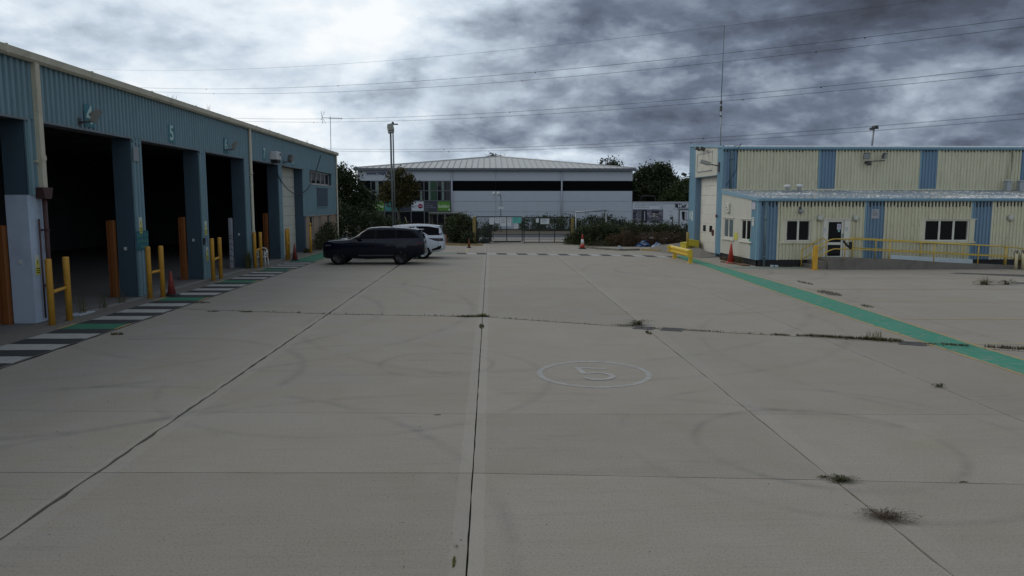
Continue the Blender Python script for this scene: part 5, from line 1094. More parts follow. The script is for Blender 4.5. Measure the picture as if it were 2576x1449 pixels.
pts = [on_ground(u, v) for u, v in ((1120, 617), (1160, 618), (1215, 618))]
for a, c in zip(pts, pts[1:]):
    for i in range(2): p, q_ = a.lerp(c, (i+.02)/2), a.lerp(c, (i+.98)/2); dv = (q_-p)/2; nv = Vector((-dv.y, dv.x, 0)).normalized(); b = MB(); b.obox((p+q_)/2+nv*.08+Vector((0, 0, .055)), dv, nv*.08, (0, 0, .065)); b.build('kerb_stone', KY, kb)
b = MB(); b.box(.3, 2.35, 56.6, 56.8, -.02, .1); single(b, 'timber_beam', mat('beam_weathered', (.22, .19, .15), .9, dirt=.5), 'weathered timber beam lying under the left gate leaf', 'beam')
# lamp posts
def lamp_post(x, y, h, lab, kind):
    t_ = thing('lamp_post', lab, 'lamp post', (x, y, 0), 'tall grey lamp posts behind the cars')
    b = MB(); b.tube([(x+.06, y, 0), (x+.05, y, 1.3)], .10 if kind else .08, 12); b.build('base_tube', GALV, t_); b = MB(); b.tube([(x+.05, y, 1.3), (x, y, h)], .062 if kind else .05, 12); b.build('column', mat('column_grey', (.11, .125, .125), .5, .1, 3, dirt=.3), t_)
    if kind: b = MB(); b.obox((x+.02, y-.1, h+.2), (.17, .05, .03), (-.03, .14, -.1), (-.05, .08, .19)); b.build('lamp_head', mat('lamp_head', (.22, .21, .18), .5), t_); b = MB(); b.obox((x+.02, y-.245, h+.1), (.13, .02, .02), (-.002, .006, 0), (-.03, .04, .13)); b.build('lens', LENS, t_)
    else: b = MB(); b.box(x-.25, x+.05, y-.12, y+.12, h, h+.1, bev=.03); b.box(x+.0, x+.38, y-.1, y+.1, h+.02, h+.1, bev=.03); b.lathe([(.1, .1), (.08, .2), (0, .25)], (x, y, h), 10); b.build('lamp_head', DKM, t_)
lamp_post(-6.22, 48, 7.42, 'nearer lamp post with one tilted square floodlight head', True); lamp_post(-6.83, 54, 8.45, 'farther lamp post with a flat twin head', False)
# rooftop TV aerial at the workshop's far end
t_ = thing('tv_aerial', 'television aerial on a thin pole over the workshop end', 'aerial', (-11.43, 55, 6.4)); b = MB(); b.tube([(-11.43, 55, 6.3), (-11.41, 55, 9.15)], .022, 6); b.build('pole', GREYM, t_)
b = MB(); b.tube([(-12.0, 55, 9.08), (-10.55, 55, 8.98)], .016, 5)
for i in range(9): x = -11.5+.11*i; b.tube([(x, 54.85, 9.03), (x, 55.15, 9.03)], .009, 4); b.tube([(x, 55, 8.95), (x, 55, 9.1)], .008, 4)
b.tube([(-11.95, 55, 8.6), (-12.05, 55, 9.5)], .014, 4); b.tube([(-11.75, 55, 8.65), (-11.98, 55, 9.1)], .012, 4); b.tube([(-12.0, 55, 9.1), (-11.8, 55, 9.5)], .012, 4); b.build('antenna', GREYM, t_)
# ================================================================ OVERHEAD POWER LINES
PX0, PY0, PX1, PY1 = -110.0, 260.0, 75.0, 105.0     # plan of the line: far on the left, nearer on the right
CND = mat('conductor', (.045, .047, .055), .5, .05, 1)
def wire_pt(u, v, off):
    r = _ray(u, v); dxp, dyp = PX1-PX0, PY1-PY0; L_ = math.hypot(dxp, dyp); nx, ny = -dyp/L_, dxp/L_; ox, oy = PX0+nx*off, PY0+ny*off
    s_ = (ox*nx+oy*ny)/(r.x*nx+r.y*ny); p = r*s_; return Vector((p.x, p.y, p.z+EYE)), ((p.x-ox)*dxp+(p.y-oy)*dyp)/L_
def power_line(pts, off, r_, lab):
    P_ = [wire_pt(u, v, off) for u, v in pts]; ss = np.array([p[1] for p in P_]); zs = np.array([p[0].z for p in P_]); cf = np.polyfit(ss, zs, 2)
    dxp, dyp = PX1-PX0, PY1-PY0; L_ = math.hypot(dxp, dyp); nx, ny = -dyp/L_, dxp/L_; c = []
    for s_ in np.linspace(min(ss)-50, max(ss)+45, 60): c.append((PX0+nx*off+dxp/L_*s_, PY0+ny*off+dyp/L_*s_, float(np.polyval(cf, s_))))
    t_ = thing('power_line', lab, 'power line', c[30], 'overhead power line conductors')
    for e in ((-.2, .2) if off else (0,)):
        b = MB(); b.tube([(x+nx*e, y+ny*e, z+e*.3) for x, y, z in c], r_, 5); b.build('conductor', CND, t_)
    if off:
        for s_ in np.arange(min(ss)-20, max(ss)+30, 62):
            z = float(np.polyval(cf, s_)); b = MB(); x, y = PX0+nx*off+dxp/L_*s_, PY0+ny*off+dyp/L_*s_; b.box(x-.1, x+.1, y-.1, y+.1, z-.16, z+.02); b.build('spacer', CND, t_)
power_line([(190, 172), (700, 168), (1288, 127.5), (1818, 67.5), (2313, 0)], 0, .022, 'thin earth wire, topmost of the overhead lines')
power_line([(350, 221), (750, 216.5), (1288, 189.5), (1818, 136), (2576, 42.5)], -4, .017, 'upper conductor of the highest pair of overhead lines'); power_line([(375, 230), (1288, 204), (1818, 157.6), (2576, 66)], 4, .017, 'lower conductor of the highest pair of overhead lines')
power_line([(580, 297), (1288, 281), (1818, 242), (2576, 165)], -5, .017, 'upper conductor of the middle pair of overhead lines'); power_line([(580, 304), (1288, 291.5), (1818, 255), (2576, 181)], 5, .017, 'lower conductor of the middle pair of overhead lines')
power_line([(820, 374.5), (1288, 371), (1818, 344.5), (2576, 286)], -4, .017, 'upper conductor of the lowest pair of overhead lines'); power_line([(845, 380), (1288, 378), (1818, 354), (2576, 299)], 4, .017, 'lower conductor of the lowest pair of overhead lines')
# ================================================================ CARS
def carpaint(name, col, metal=.0, rough=.22, coat=.8):
    m = bpy.data.materials.new(name); m.use_nodes = True; b = m.node_tree.nodes['Principled BSDF']
    b.inputs['Base Color'].default_value = (*col, 1); b.inputs['Metallic'].default_value = metal; b.inputs['Roughness'].default_value = rough
    b.inputs['Coat Weight'].default_value = coat; b.inputs['Specular IOR Level'].default_value = .12; b.inputs['Coat Roughness'].default_value = .06; MATS[name] = m; return m
TRIM = mat('car_black_trim', (.006, .006, .007), .45, .1, 6, spec=.12); TYRE = mat('tyre', (.007, .007, .007), .85, .2, 10, spec=.1); CGL = glass('car_glass', (.002, .002, .003), .03); CGL.node_tree.nodes['Principled BSDF'].inputs['Specular IOR Level'].default_value = .06
RIMB = mat('rim_black', (.008, .008, .009), .35, .05, 6); RIMS = mat('rim_silver', (.42, .43, .44), .35, .05, 6, metal=.5); TLT = mat('tail_light', (.06, .006, .010), .2); SILV = mat('skid_silver', (.35, .35, .35), .4, metal=.3)
def lerp_tab(tab):
    xs_, zs_ = zip(*tab); return lambda x: float(np.interp(x, xs_, zs_))
def make_car(label, nx, cy, body_m, rim_m, top, wid, belt, bot, wheels, wr, glassdef, kind):
    t_ = thing('parked_car', label, 'car', (nx+2.4, cy, 0), 'two large cars parked side by side')
    top, wid, belt, bot = map(lerp_tab, (top, wid, belt, bot))
    def half(x):
        zt, zb, w_, zl = top(x), bot(x), wid(x), belt(x); g_ = max(0, min(1, (zt-zl-.05)/.35)); zs_ = min(zl, zt-.06)
        L = lambda a, b: a+(b-a)*g_
        return [(0, zb), (w_*.82, zb), (w_*.955, zb+.09), (w_*1.0, zb+(zs_-zb)*.5), (w_*.992, zs_-.13), (w_*.965, zs_), (L(w_*.90, w_*.925), L(zt-.03, zs_+.05)), (L(w_*.6, w_*.735), L(zt-.006, zt-.10)), (L(w_*.42, w_*.66), L(zt-.003, zt-.035)), (L(w_*.2, w_*.36), L(zt, zt-.008)), (0, zt)]
    st = sorted(set([0, .04, .1, .2, .35, .6, .9, 1.15, 1.3, 1.4, 1.5, 1.62, 1.75, 1.9, 2.05, 2.15, 2.3, 2.5, 2.8, 3.1, 3.4, 3.7, 4.0, 4.25, 4.45, 4.6, 4.68, 4.74, 4.8, 4.86, 4.9, 4.93, 4.95]))
    V = []; F = []; n = 20
    for x in st:
        h = half(x); ring = [(nx+x, cy-y, z) for y, z in h]+[(nx+x, cy+y, z) for y, z in h[-2:0:-1]]; V += ring
    n = len(ring)
    for i in range(len(st)-1):
        for k_ in range(n): l = (k_+1) % n; F.append((i*n+k_, i*n+n+k_, i*n+n+l, i*n+l))
    F += [tuple(range(n)), tuple((len(st)-1)*n+k_ for k_ in range(n-1, -1, -1))]
    b = MB(); b.raw(V, F, 0, True); body = b.build('body', [body_m, TRIM], t_)
    for wx in wheels:      # wheel arches cut out of the body
        c = MB(); c.lathe([(wr+.07, -1.3), (wr+.07, 1.3)], (nx+wx, cy, wr), 28, axis='y', mi=0); co = c.build('cutter', TRIM)
        md = body.modifiers.new('arch', 'BOOLEAN'); md.object = co; md.operation = 'DIFFERENCE'; md.solver = 'EXACT'; co.location = (0, 0, 0)
        bpy.context.view_layer.update(); me = bpy.data.meshes.new_from_object(body.evaluated_get(bpy.context.evaluated_depsgraph_get()))
        body.modifiers.clear(); body.data = me; bpy.data.objects.remove(co)
    def yx(x, z):
        h = half(x)
        for (y0, z0), (y1, z1) in zip(h[1:8], h[2:9]):
            if min(z0, z1) <= z <= max(z0, z1) and abs(z1-z0) > 1e-6: return y0+(y1-y0)*(z-z0)/(z1-z0)
        return h[3][0]
    def side(stations, nm, m, off=.007, nz=4, both=True, thick=0):   # stations: (x, zlo, zhi)
        for s_ in ((-1, 1) if both else (-1,)):
            b = MB()
            for (xa, la, ha), (xb, lb, hb) in zip(stations, stations[1:]):
                k2 = max(1, int((xb-xa)/.12))
                for i in range(k2):
                    f0, f1 = i/k2, (i+1)/k2
                    for j in range(nz):
                        P_ = []
                        for f, jj in ((f0, j), (f1, j), (f1, j+1), (f0, j+1)):
                            x = xa+(xb-xa)*f; lo, hi = la+(lb-la)*f, ha+(hb-ha)*f; z = lo+(hi-lo)*jj/nz; P_.append((nx+x, cy+s_*(yx(x, z)+off), z))
                        b.face(P_ if s_ < 0 else P_[::-1], sm=True)
            b.build(nm, m, t_)
    def ztop(x, y):
        h = half(x)[5:]
        for (y0, z0), (y1, z1) in zip(h, h[1:]):
            if y1 <= abs(y) <= y0: return z0+(z1-z0)*(abs(y)-y0)/(y1-y0 if y1 != y0 else 1)
        return h[0][1]
    def topsheet(x0, x1, yf, nm, m, off=.008, nx_=8):
        b = MB()
        for i in range(nx_):
            xa, xb = x0+(x1-x0)*i/nx_, x0+(x1-x0)*(i+1)/nx_
            for j in range(10):
                P_ = []
                for x, jj in ((xa, j), (xb, j), (xb, j+1), (xa, j+1)):
                    y = yf*wid(x)*(2*jj/10-1); P_.append((nx+x+(off if x > 3 else -off*.5), cy+y, ztop(x, y)+off))
                b.face(P_, sm=True)
        return b.build(nm, m, t_)
    glassdef(side, topsheet, belt, top, yx, t_, nx, cy, wid)
    for wx in wheels:
        for s_ in (-1, 1):
            yo = cy+s_*(wid(wx)*.985); yi = yo-s_*.26; c = (nx+wx, 0, wr)
            b = MB(); b.lathe([(wr*.66, yo+s_*-.03), (wr*.72, yo), (wr*.95, yo-s_*.012), (wr, yo-s_*.04), (wr, yi+s_*.03), (wr*.9, yi), (wr*.5, yi)], c, 30, axis='y'); wo = b.build('wheel', TYRE, t_)
            b = MB(); b.lathe([(wr*.66, yo-s_*.02), (wr*.70, yo-s_*.005), (wr*.71, yo-s_*.03)], c, 30, axis='y')
            for a in range(5):
                for d_ in (-.14, .14):
                    t0 = 2*PI*a/5+PI/2; p0 = (c[0]+math.cos(t0+d_*2.6)*.045, yo-s_*.028, wr+math.sin(t0+d_*2.6)*.045); p1 = (c[0]+math.cos(t0+d_)*wr*.68, yo-s_*.014, wr+math.sin(t0+d_)*wr*.68)
                    b.tube([p0, p1], .021, 5)
            b.lathe([(.0, yo-s_*.01), (.06, yo-s_*.015), (.07, yo-s_*.05)], c, 14, axis='y'); b.build('rim', rim_m, wo)
            b = MB(); b.lathe([(.0, yo-s_*.09), (wr*.66, yo-s_*.09), (wr*.66, yo-s_*.1)], c, 24, axis='y'); b.build('brake_disc', TRIM, wo)
    return t_
wid_a = [(0, .66), (.04, .76), (.1, .84), (.2, .90), (.35, .95), (.6, .975), (.9, .985), (2, .99), (4.0, .99), (4.45, .97), (4.68, .93), (4.8, .88), (4.9, .82), (4.95, .74)]
def g_navy(side, topsheet, belt, top, yx, t_, nx, cy, wid):
    B_ = lambda x: belt(x)+.055; T_ = lambda x: top(x)-.125
    side([(1.52, B_(1.52), B_(1.52)+.02), (2.15, B_(2.15), T_(2.15)+.02), (2.5, B_(2.5), T_(2.5)+.02), (4.2, B_(4.2), T_(4.2)+.02), (4.45, B_(4.45), T_(4.45)), (4.72, B_(4.72), B_(4.72)+.04)], 'window_surround', TRIM, .004)
    side([(1.62, B_(1.62)+.015, B_(1.62)+.05), (2.18, B_(2.18)+.015, T_(2.18)-.01), (2.56, B_(2.56)+.015, T_(2.56))], 'front_side_window', CGL, .009); side([(2.64, B_(2.64)+.015, T_(2.64)), (3.55, B_(3.55)+.015, T_(3.55))], 'rear_side_window', CGL, .009); side([(3.62, B_(3.62)+.015, T_(3.62)), (4.2, B_(4.2)+.015, T_(4.2)), (4.6, B_(4.6)+.015, B_(4.6)+.1)], 'quarter_window', CGL, .009)
    topsheet(1.38, 2.12, .66, 'windscreen', CGL); topsheet(4.74, 4.88, .6, 'rear_window', CGL)
    for x in (1.55, 2.6, 3.58): side([(x, .42, belt(x)-.02), (x+.016, .42, belt(x)-.02)], 'door_gap', TRIM, .004, 6)
    side([(1.75, .43, .50), (3.6, .43, .50)], 'sill_strip', mat('sill_grey', (.035, .035, .04), .35), .012, 2); side([(.95, .98, 1.0), (4.5, 1.03, 1.05)], 'crease_highlight', mat('highlight_navy', (.012, .013, .022), .25), .004, 1)  # paler navy strip paints the highlight along the body crease
    for x in (2.3, 3.28): b = MB(); [b.box(nx+x, nx+x+.22, cy+s_*(yx(x, .98)+.004), cy+s_*(yx(x, .98)+.02), .965, .995) for s_ in (-1, 1)]; b.build('door_handle', TRIM, t_)
    for s_ in (-1, 1):
        b = MB(); b.box(nx+1.72, nx+1.92, cy+s_*.98, cy+s_*1.16, 1.20, 1.37, bev=.05); b.box(nx+1.78, nx+1.88, cy+s_*.90, cy+s_*1.0, 1.18, 1.25); b.build('wing_mirror', TRIM, t_)
    side([(.05, .90, .98), (.45, .93, .985)], 'headlight', glass('headlamp', (.08, .08, .09), .1), .006, 2); side([(4.55, 1.05, 1.08), (4.8, .99, 1.10), (4.92, .99, 1.10)], 'tail_light', TLT, .006, 2); side([(.02, .38, .62), (.3, .36, .56)], 'bumper_vent', TRIM, .005, 2)
    side([(4.5, .48, .58), (4.92, .60, .70)], 'rear_bumper_trim', TRIM, .005, 2)
    b = MB(); b.box(nx-.012, nx+.01, cy-.5, cy+.5, .74, .90); b.build('grille', TRIM, t_)
    b = MB(); b.tube([(nx+2.45, cy-.02, top(2.45)), (nx+4.5, cy-.02, top(4.5)-.002)], .004, 4); b.prism([(nx+4.05, 1.76), (nx+4.25, 1.745), (nx+4.24, 1.83)], cy-.03, cy+.03, 'y'); b.build('roof_fin', TRIM, t_)
    b = MB(); b.box(nx+4.6, nx+4.84, cy-.62, cy+.62, 1.655, 1.69, bev=.012); b.build('spoiler', MATS['navy_paint'], t_)
NV = carpaint('navy_paint', (.003, .004, .011), .0, .2, .4)
make_car('dark navy large car parked side on in front of the white car', -8.13, 37.28, NV, RIMB,
         [(0, .90), (.04, 1.03), (.1, 1.10), (.2, 1.155), (.35, 1.185), (.9, 1.225), (1.3, 1.245), (1.4, 1.29), (1.62, 1.44), (1.9, 1.63), (2.05, 1.715), (2.15, 1.765), (2.3, 1.80), (2.8, 1.835), (3.4, 1.825), (4.0, 1.795), (4.45, 1.745), (4.6, 1.72), (4.68, 1.68), (4.74, 1.60), (4.8, 1.47), (4.86, 1.33), (4.9, 1.22), (4.93, 1.10), (4.95, 1.0)], wid_a,
         [(0, 1.08), (1.4, 1.195), (3, 1.22), (4.7, 1.245), (4.95, 1.25)], [(0, .42), (.1, .32), (.5, .29), (1.2, .31), (3.6, .32), (4.3, .33), (4.7, .40), (4.95, .52)], (.80, 3.82), .395, g_navy, 'navy')
def g_white(side, topsheet, belt, top, yx, t_, nx, cy, wid):
    B_ = lambda x: belt(x)+.05; T_ = lambda x: top(x)-.12
    side([(1.62, B_(1.62), B_(1.62)+.03), (2.18, B_(2.18), T_(2.18)), (3.35, B_(3.35), T_(3.35))], 'side_window', CGL, .008)
    side([(3.42, T_(3.42)-.02, T_(3.42)), (3.72, B_(3.72)+.28, T_(3.72)+.02), (4.1, B_(4.1)+.04, T_(4.1)+.03), (4.66, B_(4.66)+.03, T_(4.66)), (4.82, B_(4.8)+.06, 1.45)], 'quarter_window', CGL, .008)
    topsheet(1.38, 2.12, .66, 'windscreen', CGL); topsheet(4.78, 4.88, .62, 'rear_window', CGL, .01)
    for x in (1.55, 2.6, 3.58): side([(x, .42, belt(x)-.02), (x+.016, .42, belt(x)-.02)], 'door_gap', TRIM, .004, 6)
    side([(4.62, .62, belt(4.6)+.02), (4.636, .62, belt(4.6)+.02)], 'tailgate_gap', mat('gap_grey', (.12, .12, .13), .6), .004, 5)
    side([(4.12, 1.10, 1.125), (4.45, .98, 1.12), (4.62, .95, 1.115), (4.9, .95, 1.11)], 'tail_light', mat('tail_smoked', (.02, .012, .018), .2), .008, 3)
    side([(4.28, .44, .52), (4.5, .48, .60), (4.75, .52, .72), (4.94, .60, .80)], 'rear_bumper_trim', TRIM, .010, 3); side([(1.3, .32, .42), (3.4, .32, .42)], 'sill_trim', TRIM, .008, 2); side([(4.75, .515, .57), (4.93, .60, .68)], 'skid_plate', SILV, .014, 2)
    topsheet(2.3, 4.55, .62, 'roof_panel', mat('roof_gloss_black', (.012, .012, .013), .2), .006, 12)
    for s_ in (-1, 1): b = MB(); b.box(nx+1.72, nx+1.92, cy+s_*.98, cy+s_*1.16, 1.20, 1.37, bev=.05); b.build('wing_mirror', TRIM, t_)
    b = MB(); b.box(nx+4.5, nx+4.84, cy-.66, cy+.66, 1.70, 1.735, bev=.012); b.build('spoiler', TRIM, t_)
    side([(3.86, 1.30, 1.33), (3.96, 1.30, 1.33)], 'badge', TRIM, .01, 1)
WP = carpaint('pearl_white_paint', (.50, .53, .58), 0, .3, .6)
make_car('white large car with dark rear glass parked behind the navy one', -7.40, 41.12, WP, RIMS,
         [(0, .90), (.04, .97), (.1, 1.02), (.2, 1.07), (.35, 1.11), (.9, 1.17), (1.3, 1.20), (1.4, 1.24), (1.62, 1.40), (1.9, 1.62), (2.05, 1.70), (2.15, 1.75), (2.3, 1.79), (2.8, 1.83), (3.1, 1.845), (3.4, 1.86), (4.0, 1.84), (4.45, 1.80), (4.68, 1.76), (4.74, 1.70), (4.8, 1.55), (4.86, 1.36), (4.9, 1.22), (4.93, 1.12), (4.95, 1.0)], wid_a,
         [(0, 1.02), (1.4, 1.14), (3, 1.17), (4.0, 1.18), (4.95, 1.20)], [(0, .42), (.1, .32), (.5, .29), (1.2, .31), (3.6, .33), (4.2, .34), (4.7, .40), (4.95, .50)], (.86, 3.80), .40, g_white, 'white')
b = MB(); b.box(-7.30, -7.03, 36.95, 37.3, 1.236, 1.25); single(b, 'bonnet_sky_glint', mat('glint_white', (.62, .64, .66), .6), 'white plate painting a sky reflection on the bonnet of the navy car', 'paper')  # thin white plate stands in for the sky reflected in the bonnet
# ================================================================ TREES, BUSHES, WEEDS
LF_D = leafmat('leaf_dark', (.014, .023, .010), (.044, .062, .022), (.085, .095, .034)); LF_M = leafmat('leaf_mid', (.022, .038, .012), (.065, .09, .028), (.11, .13, .04)); LF_A = leafmat('leaf_olive', (.035, .036, .012), (.085, .075, .022), (.14, .10, .03))
LF_B = leafmat('leaf_bramble', (.020, .033, .012), (.060, .075, .027), (.12, .13, .05)); LF_R = leafmat('weed_brown', (.055, .032, .018), (.12, .068, .035), (.17, .12, .06)); LF_W = leafmat('weed_green', (.03, .038, .014), (.075, .085, .03), (.15, .14, .06)); BARK = mat('bark', (.06, .05, .04), .9, .25, 5)
def tree(lab, x, y, trunk_h, blobs, n, per, spread, lsize, m, nm='tree', r=.14, grp=None, cat='tree'):
    t_ = thing(nm, lab, cat, (x, y, 0), grp)
    b = MB(); b.tube([(x, y, 0), (x+.05, y, trunk_h*.5), (x-.04, y, trunk_h)], r, 8, r2=r*.7)
    for bl_ in blobs[:7]: c = Vector(bl_[:3]); b.tube([(x-.04, y, trunk_h*.92), Vector((x, y, trunk_h)).lerp(c, .55)+Vector((0, 0, .15)), c], r*.45, 6, r2=r*.12)
    b.build('trunk', BARK, t_); leaves('crown', clumps(blobs, n, per, spread), lsize, m, t_); return t_
def bush(lab, blobs, n, per, spread, lsize, m, nm='bush', cat='bush', stems=True, grp=None):
    x = sum(b_[0] for b_ in blobs)/len(blobs); y = sum(b_[1] for b_ in blobs)/len(blobs); t_ = thing(nm, lab, cat, (x, y, 0), grp)
    leaves('foliage', clumps(blobs, n, per, spread), lsize, m, t_)
    if stems:
        b = MB()
        for bl_ in blobs:
            for i in range(5):
                dx_, dy_ = random.uniform(-.6, .6)*bl_[3], random.uniform(-.6, .6)*bl_[4]; b.tube([(bl_[0]+dx_*.3, bl_[1]+dy_*.3, 0), (bl_[0]+dx_*.8, bl_[1]+dy_*.8, bl_[2]), (bl_[0]+dx_*1.4, bl_[1]+dy_*1.4, bl_[2]+bl_[5]*random.uniform(.6, 1.15))], .02, 4, r2=.006)
        b.build('stem', BARK, t_)
    return t_
tree('dense dark tree rising behind the far end of the blue workshop', -13.2, 66, 2.2, [(-13.2, 66, 4.0, 2.2, 1.8, 2.0), (-11.8, 65.5, 3.6, 1.4, 1.3, 1.7), (-14.6, 66, 4.4, 1.6, 1.4, 1.9), (-12.6, 65.5, 5.1, 1.0, 1.0, 1.0), (-11.1, 65.5, 2.4, 1.3, 1.2, 1.6)], 520, 34, .26, .22, LF_D)
tb = [(-9.4, 78, 4.2, 1.0, .9, 1.0), (-10.4, 78, 4.5, .7, .7, .6), (-8.4, 78, 4.6, .8, .7, .6), (-9.0, 78, 5.5, .65, .6, .75), (-9.9, 78, 5.6, .55, .5, .7), (-8.3, 78, 5.3, .5, .5, .5), (-10.9, 78, 3.7, .55, .5, .5), (-7.9, 78, 3.9, .6, .6, .5), (-8.6, 78, 3.2, .7, .6, .45), (-10.2, 78, 3.2, .7, .6, .5), (-9.3, 77.6, 2.9, .6, .5, .4), (-7.7, 78, 4.7, .4, .4, .4), (-9.2, 78, 6.1, .35, .3, .35), (-11.1, 78, 4.3, .35, .3, .35)]
tree('small olive street tree in front of the warehouse windows', -9.4, 78, 2.6, tb, 360, 22, .2, .24, LF_A, r=.13)
tree('tree top showing over the warehouse roof near its ridge', .8, 130, 6, [(.4, 130, 10.2, 1.2, 1.0, 1.1), (1.6, 130, 9.9, .9, .9, .9), (.9, 130, 8, 1.8, 1.5, 1.6)], 120, 18, .3, .34, LF_D)
tree('tree crown rising over the right end of the warehouse roof', 18.0, 115, 4, [(18.0, 115, 7.4, 2.3, 2, 2.1), (16.3, 115, 7.2, 1.5, 1.4, 1.4), (19.8, 115, 7.0, 1.5, 1.4, 1.5), (18, 115, 4.5, 3, 2, 2)], 300, 22, .36, .36, LF_D, grp=None)
tree('broad dark tree behind the showroom, left of two', 22.3, 100, 3, [(22.4, 100, 6.3, 1.6, 1.6, 1.9), (20.6, 100, 5.6, 1.5, 1.4, 1.7), (24.0, 100, 5.4, 1.3, 1.4, 1.7), (22, 99, 4.0, 2.6, 1.8, 1.8), (20.4, 99, 3.9, 1.6, 1.3, 1.6), (23.2, 100, 7.0, 1.1, 1.1, 1.1), (19.2, 100, 4.4, 1.2, 1.2, 1.7), (20.8, 100, 6.6, 1.0, 1.0, 1.0), (21.5, 99.5, 4.8, 2.2, 1.4, 1.8)], 1000, 28, .32, .30, LF_D)
tree('lower mid green tree beside the hall corner, behind the showroom', 25.8, 97, 2, [(25.8, 97, 4.3, 1.9, 1.5, 2.1), (24.2, 97, 3.8, 1.4, 1.3, 1.6), (27.3, 97, 4.0, 1.6, 1.3, 1.9), (29.5, 98, 4.5, 1.8, 1.4, 2.0), (25, 96.5, 2.9, 2, 1.3, 1.2), (23.2, 96.5, 3.0, 1.5, 1.2, 1.5), (26.6, 97, 5.4, 1.1, 1.0, 1.1)], 760, 28, .28, .27, LF_M)
bush('tall dark bush against the fence just past the workshop corner', [(-12.2, 58.5, 1.6, 1.2, 1.0, 1.7), (-11.0, 58, 1.4, 1.0, .9, 1.6), (-9.9, 57.6, 1.2, .9, .8, 1.35)], 320, 22, .17, .15, LF_D)
bush('rounded bush between the workshop and the lamp posts', [(-8.8, 57.8, 1.0, 1.1, .9, 1.3), (-7.6, 58, .8, .9, .8, 1.1)], 240, 20, .15, .14, LF_B)
bush('low hedge behind the parked cars', [(-6.4, 58.2, .6, 1.0, .7, .85), (-5.2, 58.6, .5, 1.0, .7, .85), (-4.0, 58.6, .55, .9, .7, .8)], 260, 20, .13, .13, LF_D)
bush('tall ragged bush leaning over the left gate post', [(-2.6, 57, .9, .9, .7, 1.15), (-1.7, 56.6, .9, .8, .7, 1.1), (-2.0, 56.8, 1.6, .6, .5, .55)], 330, 22, .14, .14, LF_B)
bush('spreading bramble at the foot of the left gate leaf', [(-.6, 56.2, .45, .75, .5, .6), (-1.5, 55.2, .35, .6, .45, .5), (-.3, 56.4, .9, .4, .4, .4)], 170, 20, .12, .13, LF_D)
bush('leafy shrub growing at the brick end of the workshop', [(-10.85, 50.2, .7, .35, 1.3, .8), (-10.8, 51.8, .55, .35, 1.1, .7), (-10.9, 48.4, .5, .3, .8, .6), (-10.8, 50.6, 1.35, .3, .7, .4)], 200, 18, .12, .11, LF_B)
bush('hedge along the far side of the road behind the gates', [(4.3, 79, .55, 1.4, .7, .95), (6.4, 79, .6, 1.4, .7, 1.0), (8.4, 79, .6, 1.4, .7, 1.05)], 300, 20, .2, .2, LF_M)
bush('bramble tuft on the verge seen through the left gate leaf', [(.4, 78, .5, .5, .5, .6), (-.3, 78, .4, .6, .5, .6)], 60, 16, .14, .16, LF_B)
bush('rounded hedge clump inside the slanting pipe frame', [(8.5, 62, 1.0, 1.1, .8, 1.0), (9.6, 62, 1.05, 1.0, .8, 1.0), (10.7, 62, .8, 1.0, .8, .85), (11.5, 62, .65, .9, .8, .7)], 420, 22, .15, .14, LF_D)
bush('large dark bramble between the gate and the red and white cone', [(6.9, 54, .5, .9, .8, .8), (7.9, 53.6, .6, 1.1, .8, .9), (9.0, 53.4, .55, .9, .8, .8), (6.2, 54.4, .3, .7, .6, .5), (8.4, 54.2, 1.05, .7, .6, .45)], 620, 24, .14, .13, LF_B)
bush('grey green thicket behind the brown weeds on the right', [(10.0, 55, .6, 1.1, .8, .9), (11.5, 54.6, .6, 1.1, .8, .9), (13.0, 54, .6, 1.1, .8, .9), (14.4, 53.5, .6, 1.1, .8, .9), (10.8, 54.8, 1.1, .9, .6, .4), (12.8, 54.2, 1.1, .9, .6, .4)], 620, 22, .14, .12, LF_B)
bush('rusty brown dead weeds at the kerb, left of the blue bags', [(9.5, 51.6, .45, .7, .5, .6), (8.7, 51.9, .3, .6, .4, .45)], 210, 18, .11, .08, LF_R, 'dead_weeds', 'weeds')
bush('rusty brown dead weeds at the kerb behind the blue bags', [(10.5, 51.6, .4, .6, .4, .55), (11.2, 51.2, .4, .6, .4, .55)], 190, 18, .11, .08, LF_R, 'dead_weeds', 'weeds')
bush('brown and green weeds at the kerb beside the far hall bollard', [(12.0, 50.6, .45, .7, .5, .65), (12.8, 50.2, .4, .6, .5, .6)], 200, 18, .11, .09, LF_R, 'dead_weeds', 'weeds')
bush('low dry grass fringe along the kerb by the right gate post', [(5.9, 53.6, .1, .6, .3, .18), (6.9, 52.4, .08, .6, .3, .16), (8.0, 51.6, .1, .6, .3, .2)], 120, 16, .09, .08, LF_W, 'dry_grass', 'grass', False)
o_ = leaves('far_woodland', np.stack([np.random.uniform(-220, 260, 9000), np.random.uniform(185, 215, 9000), np.random.uniform(0, 1, 9000)**1.3*(4.2+1.3*np.sin(np.linspace(0, 60, 9000)))+.3], 1), 1.5, LF_D, kind='stuff')
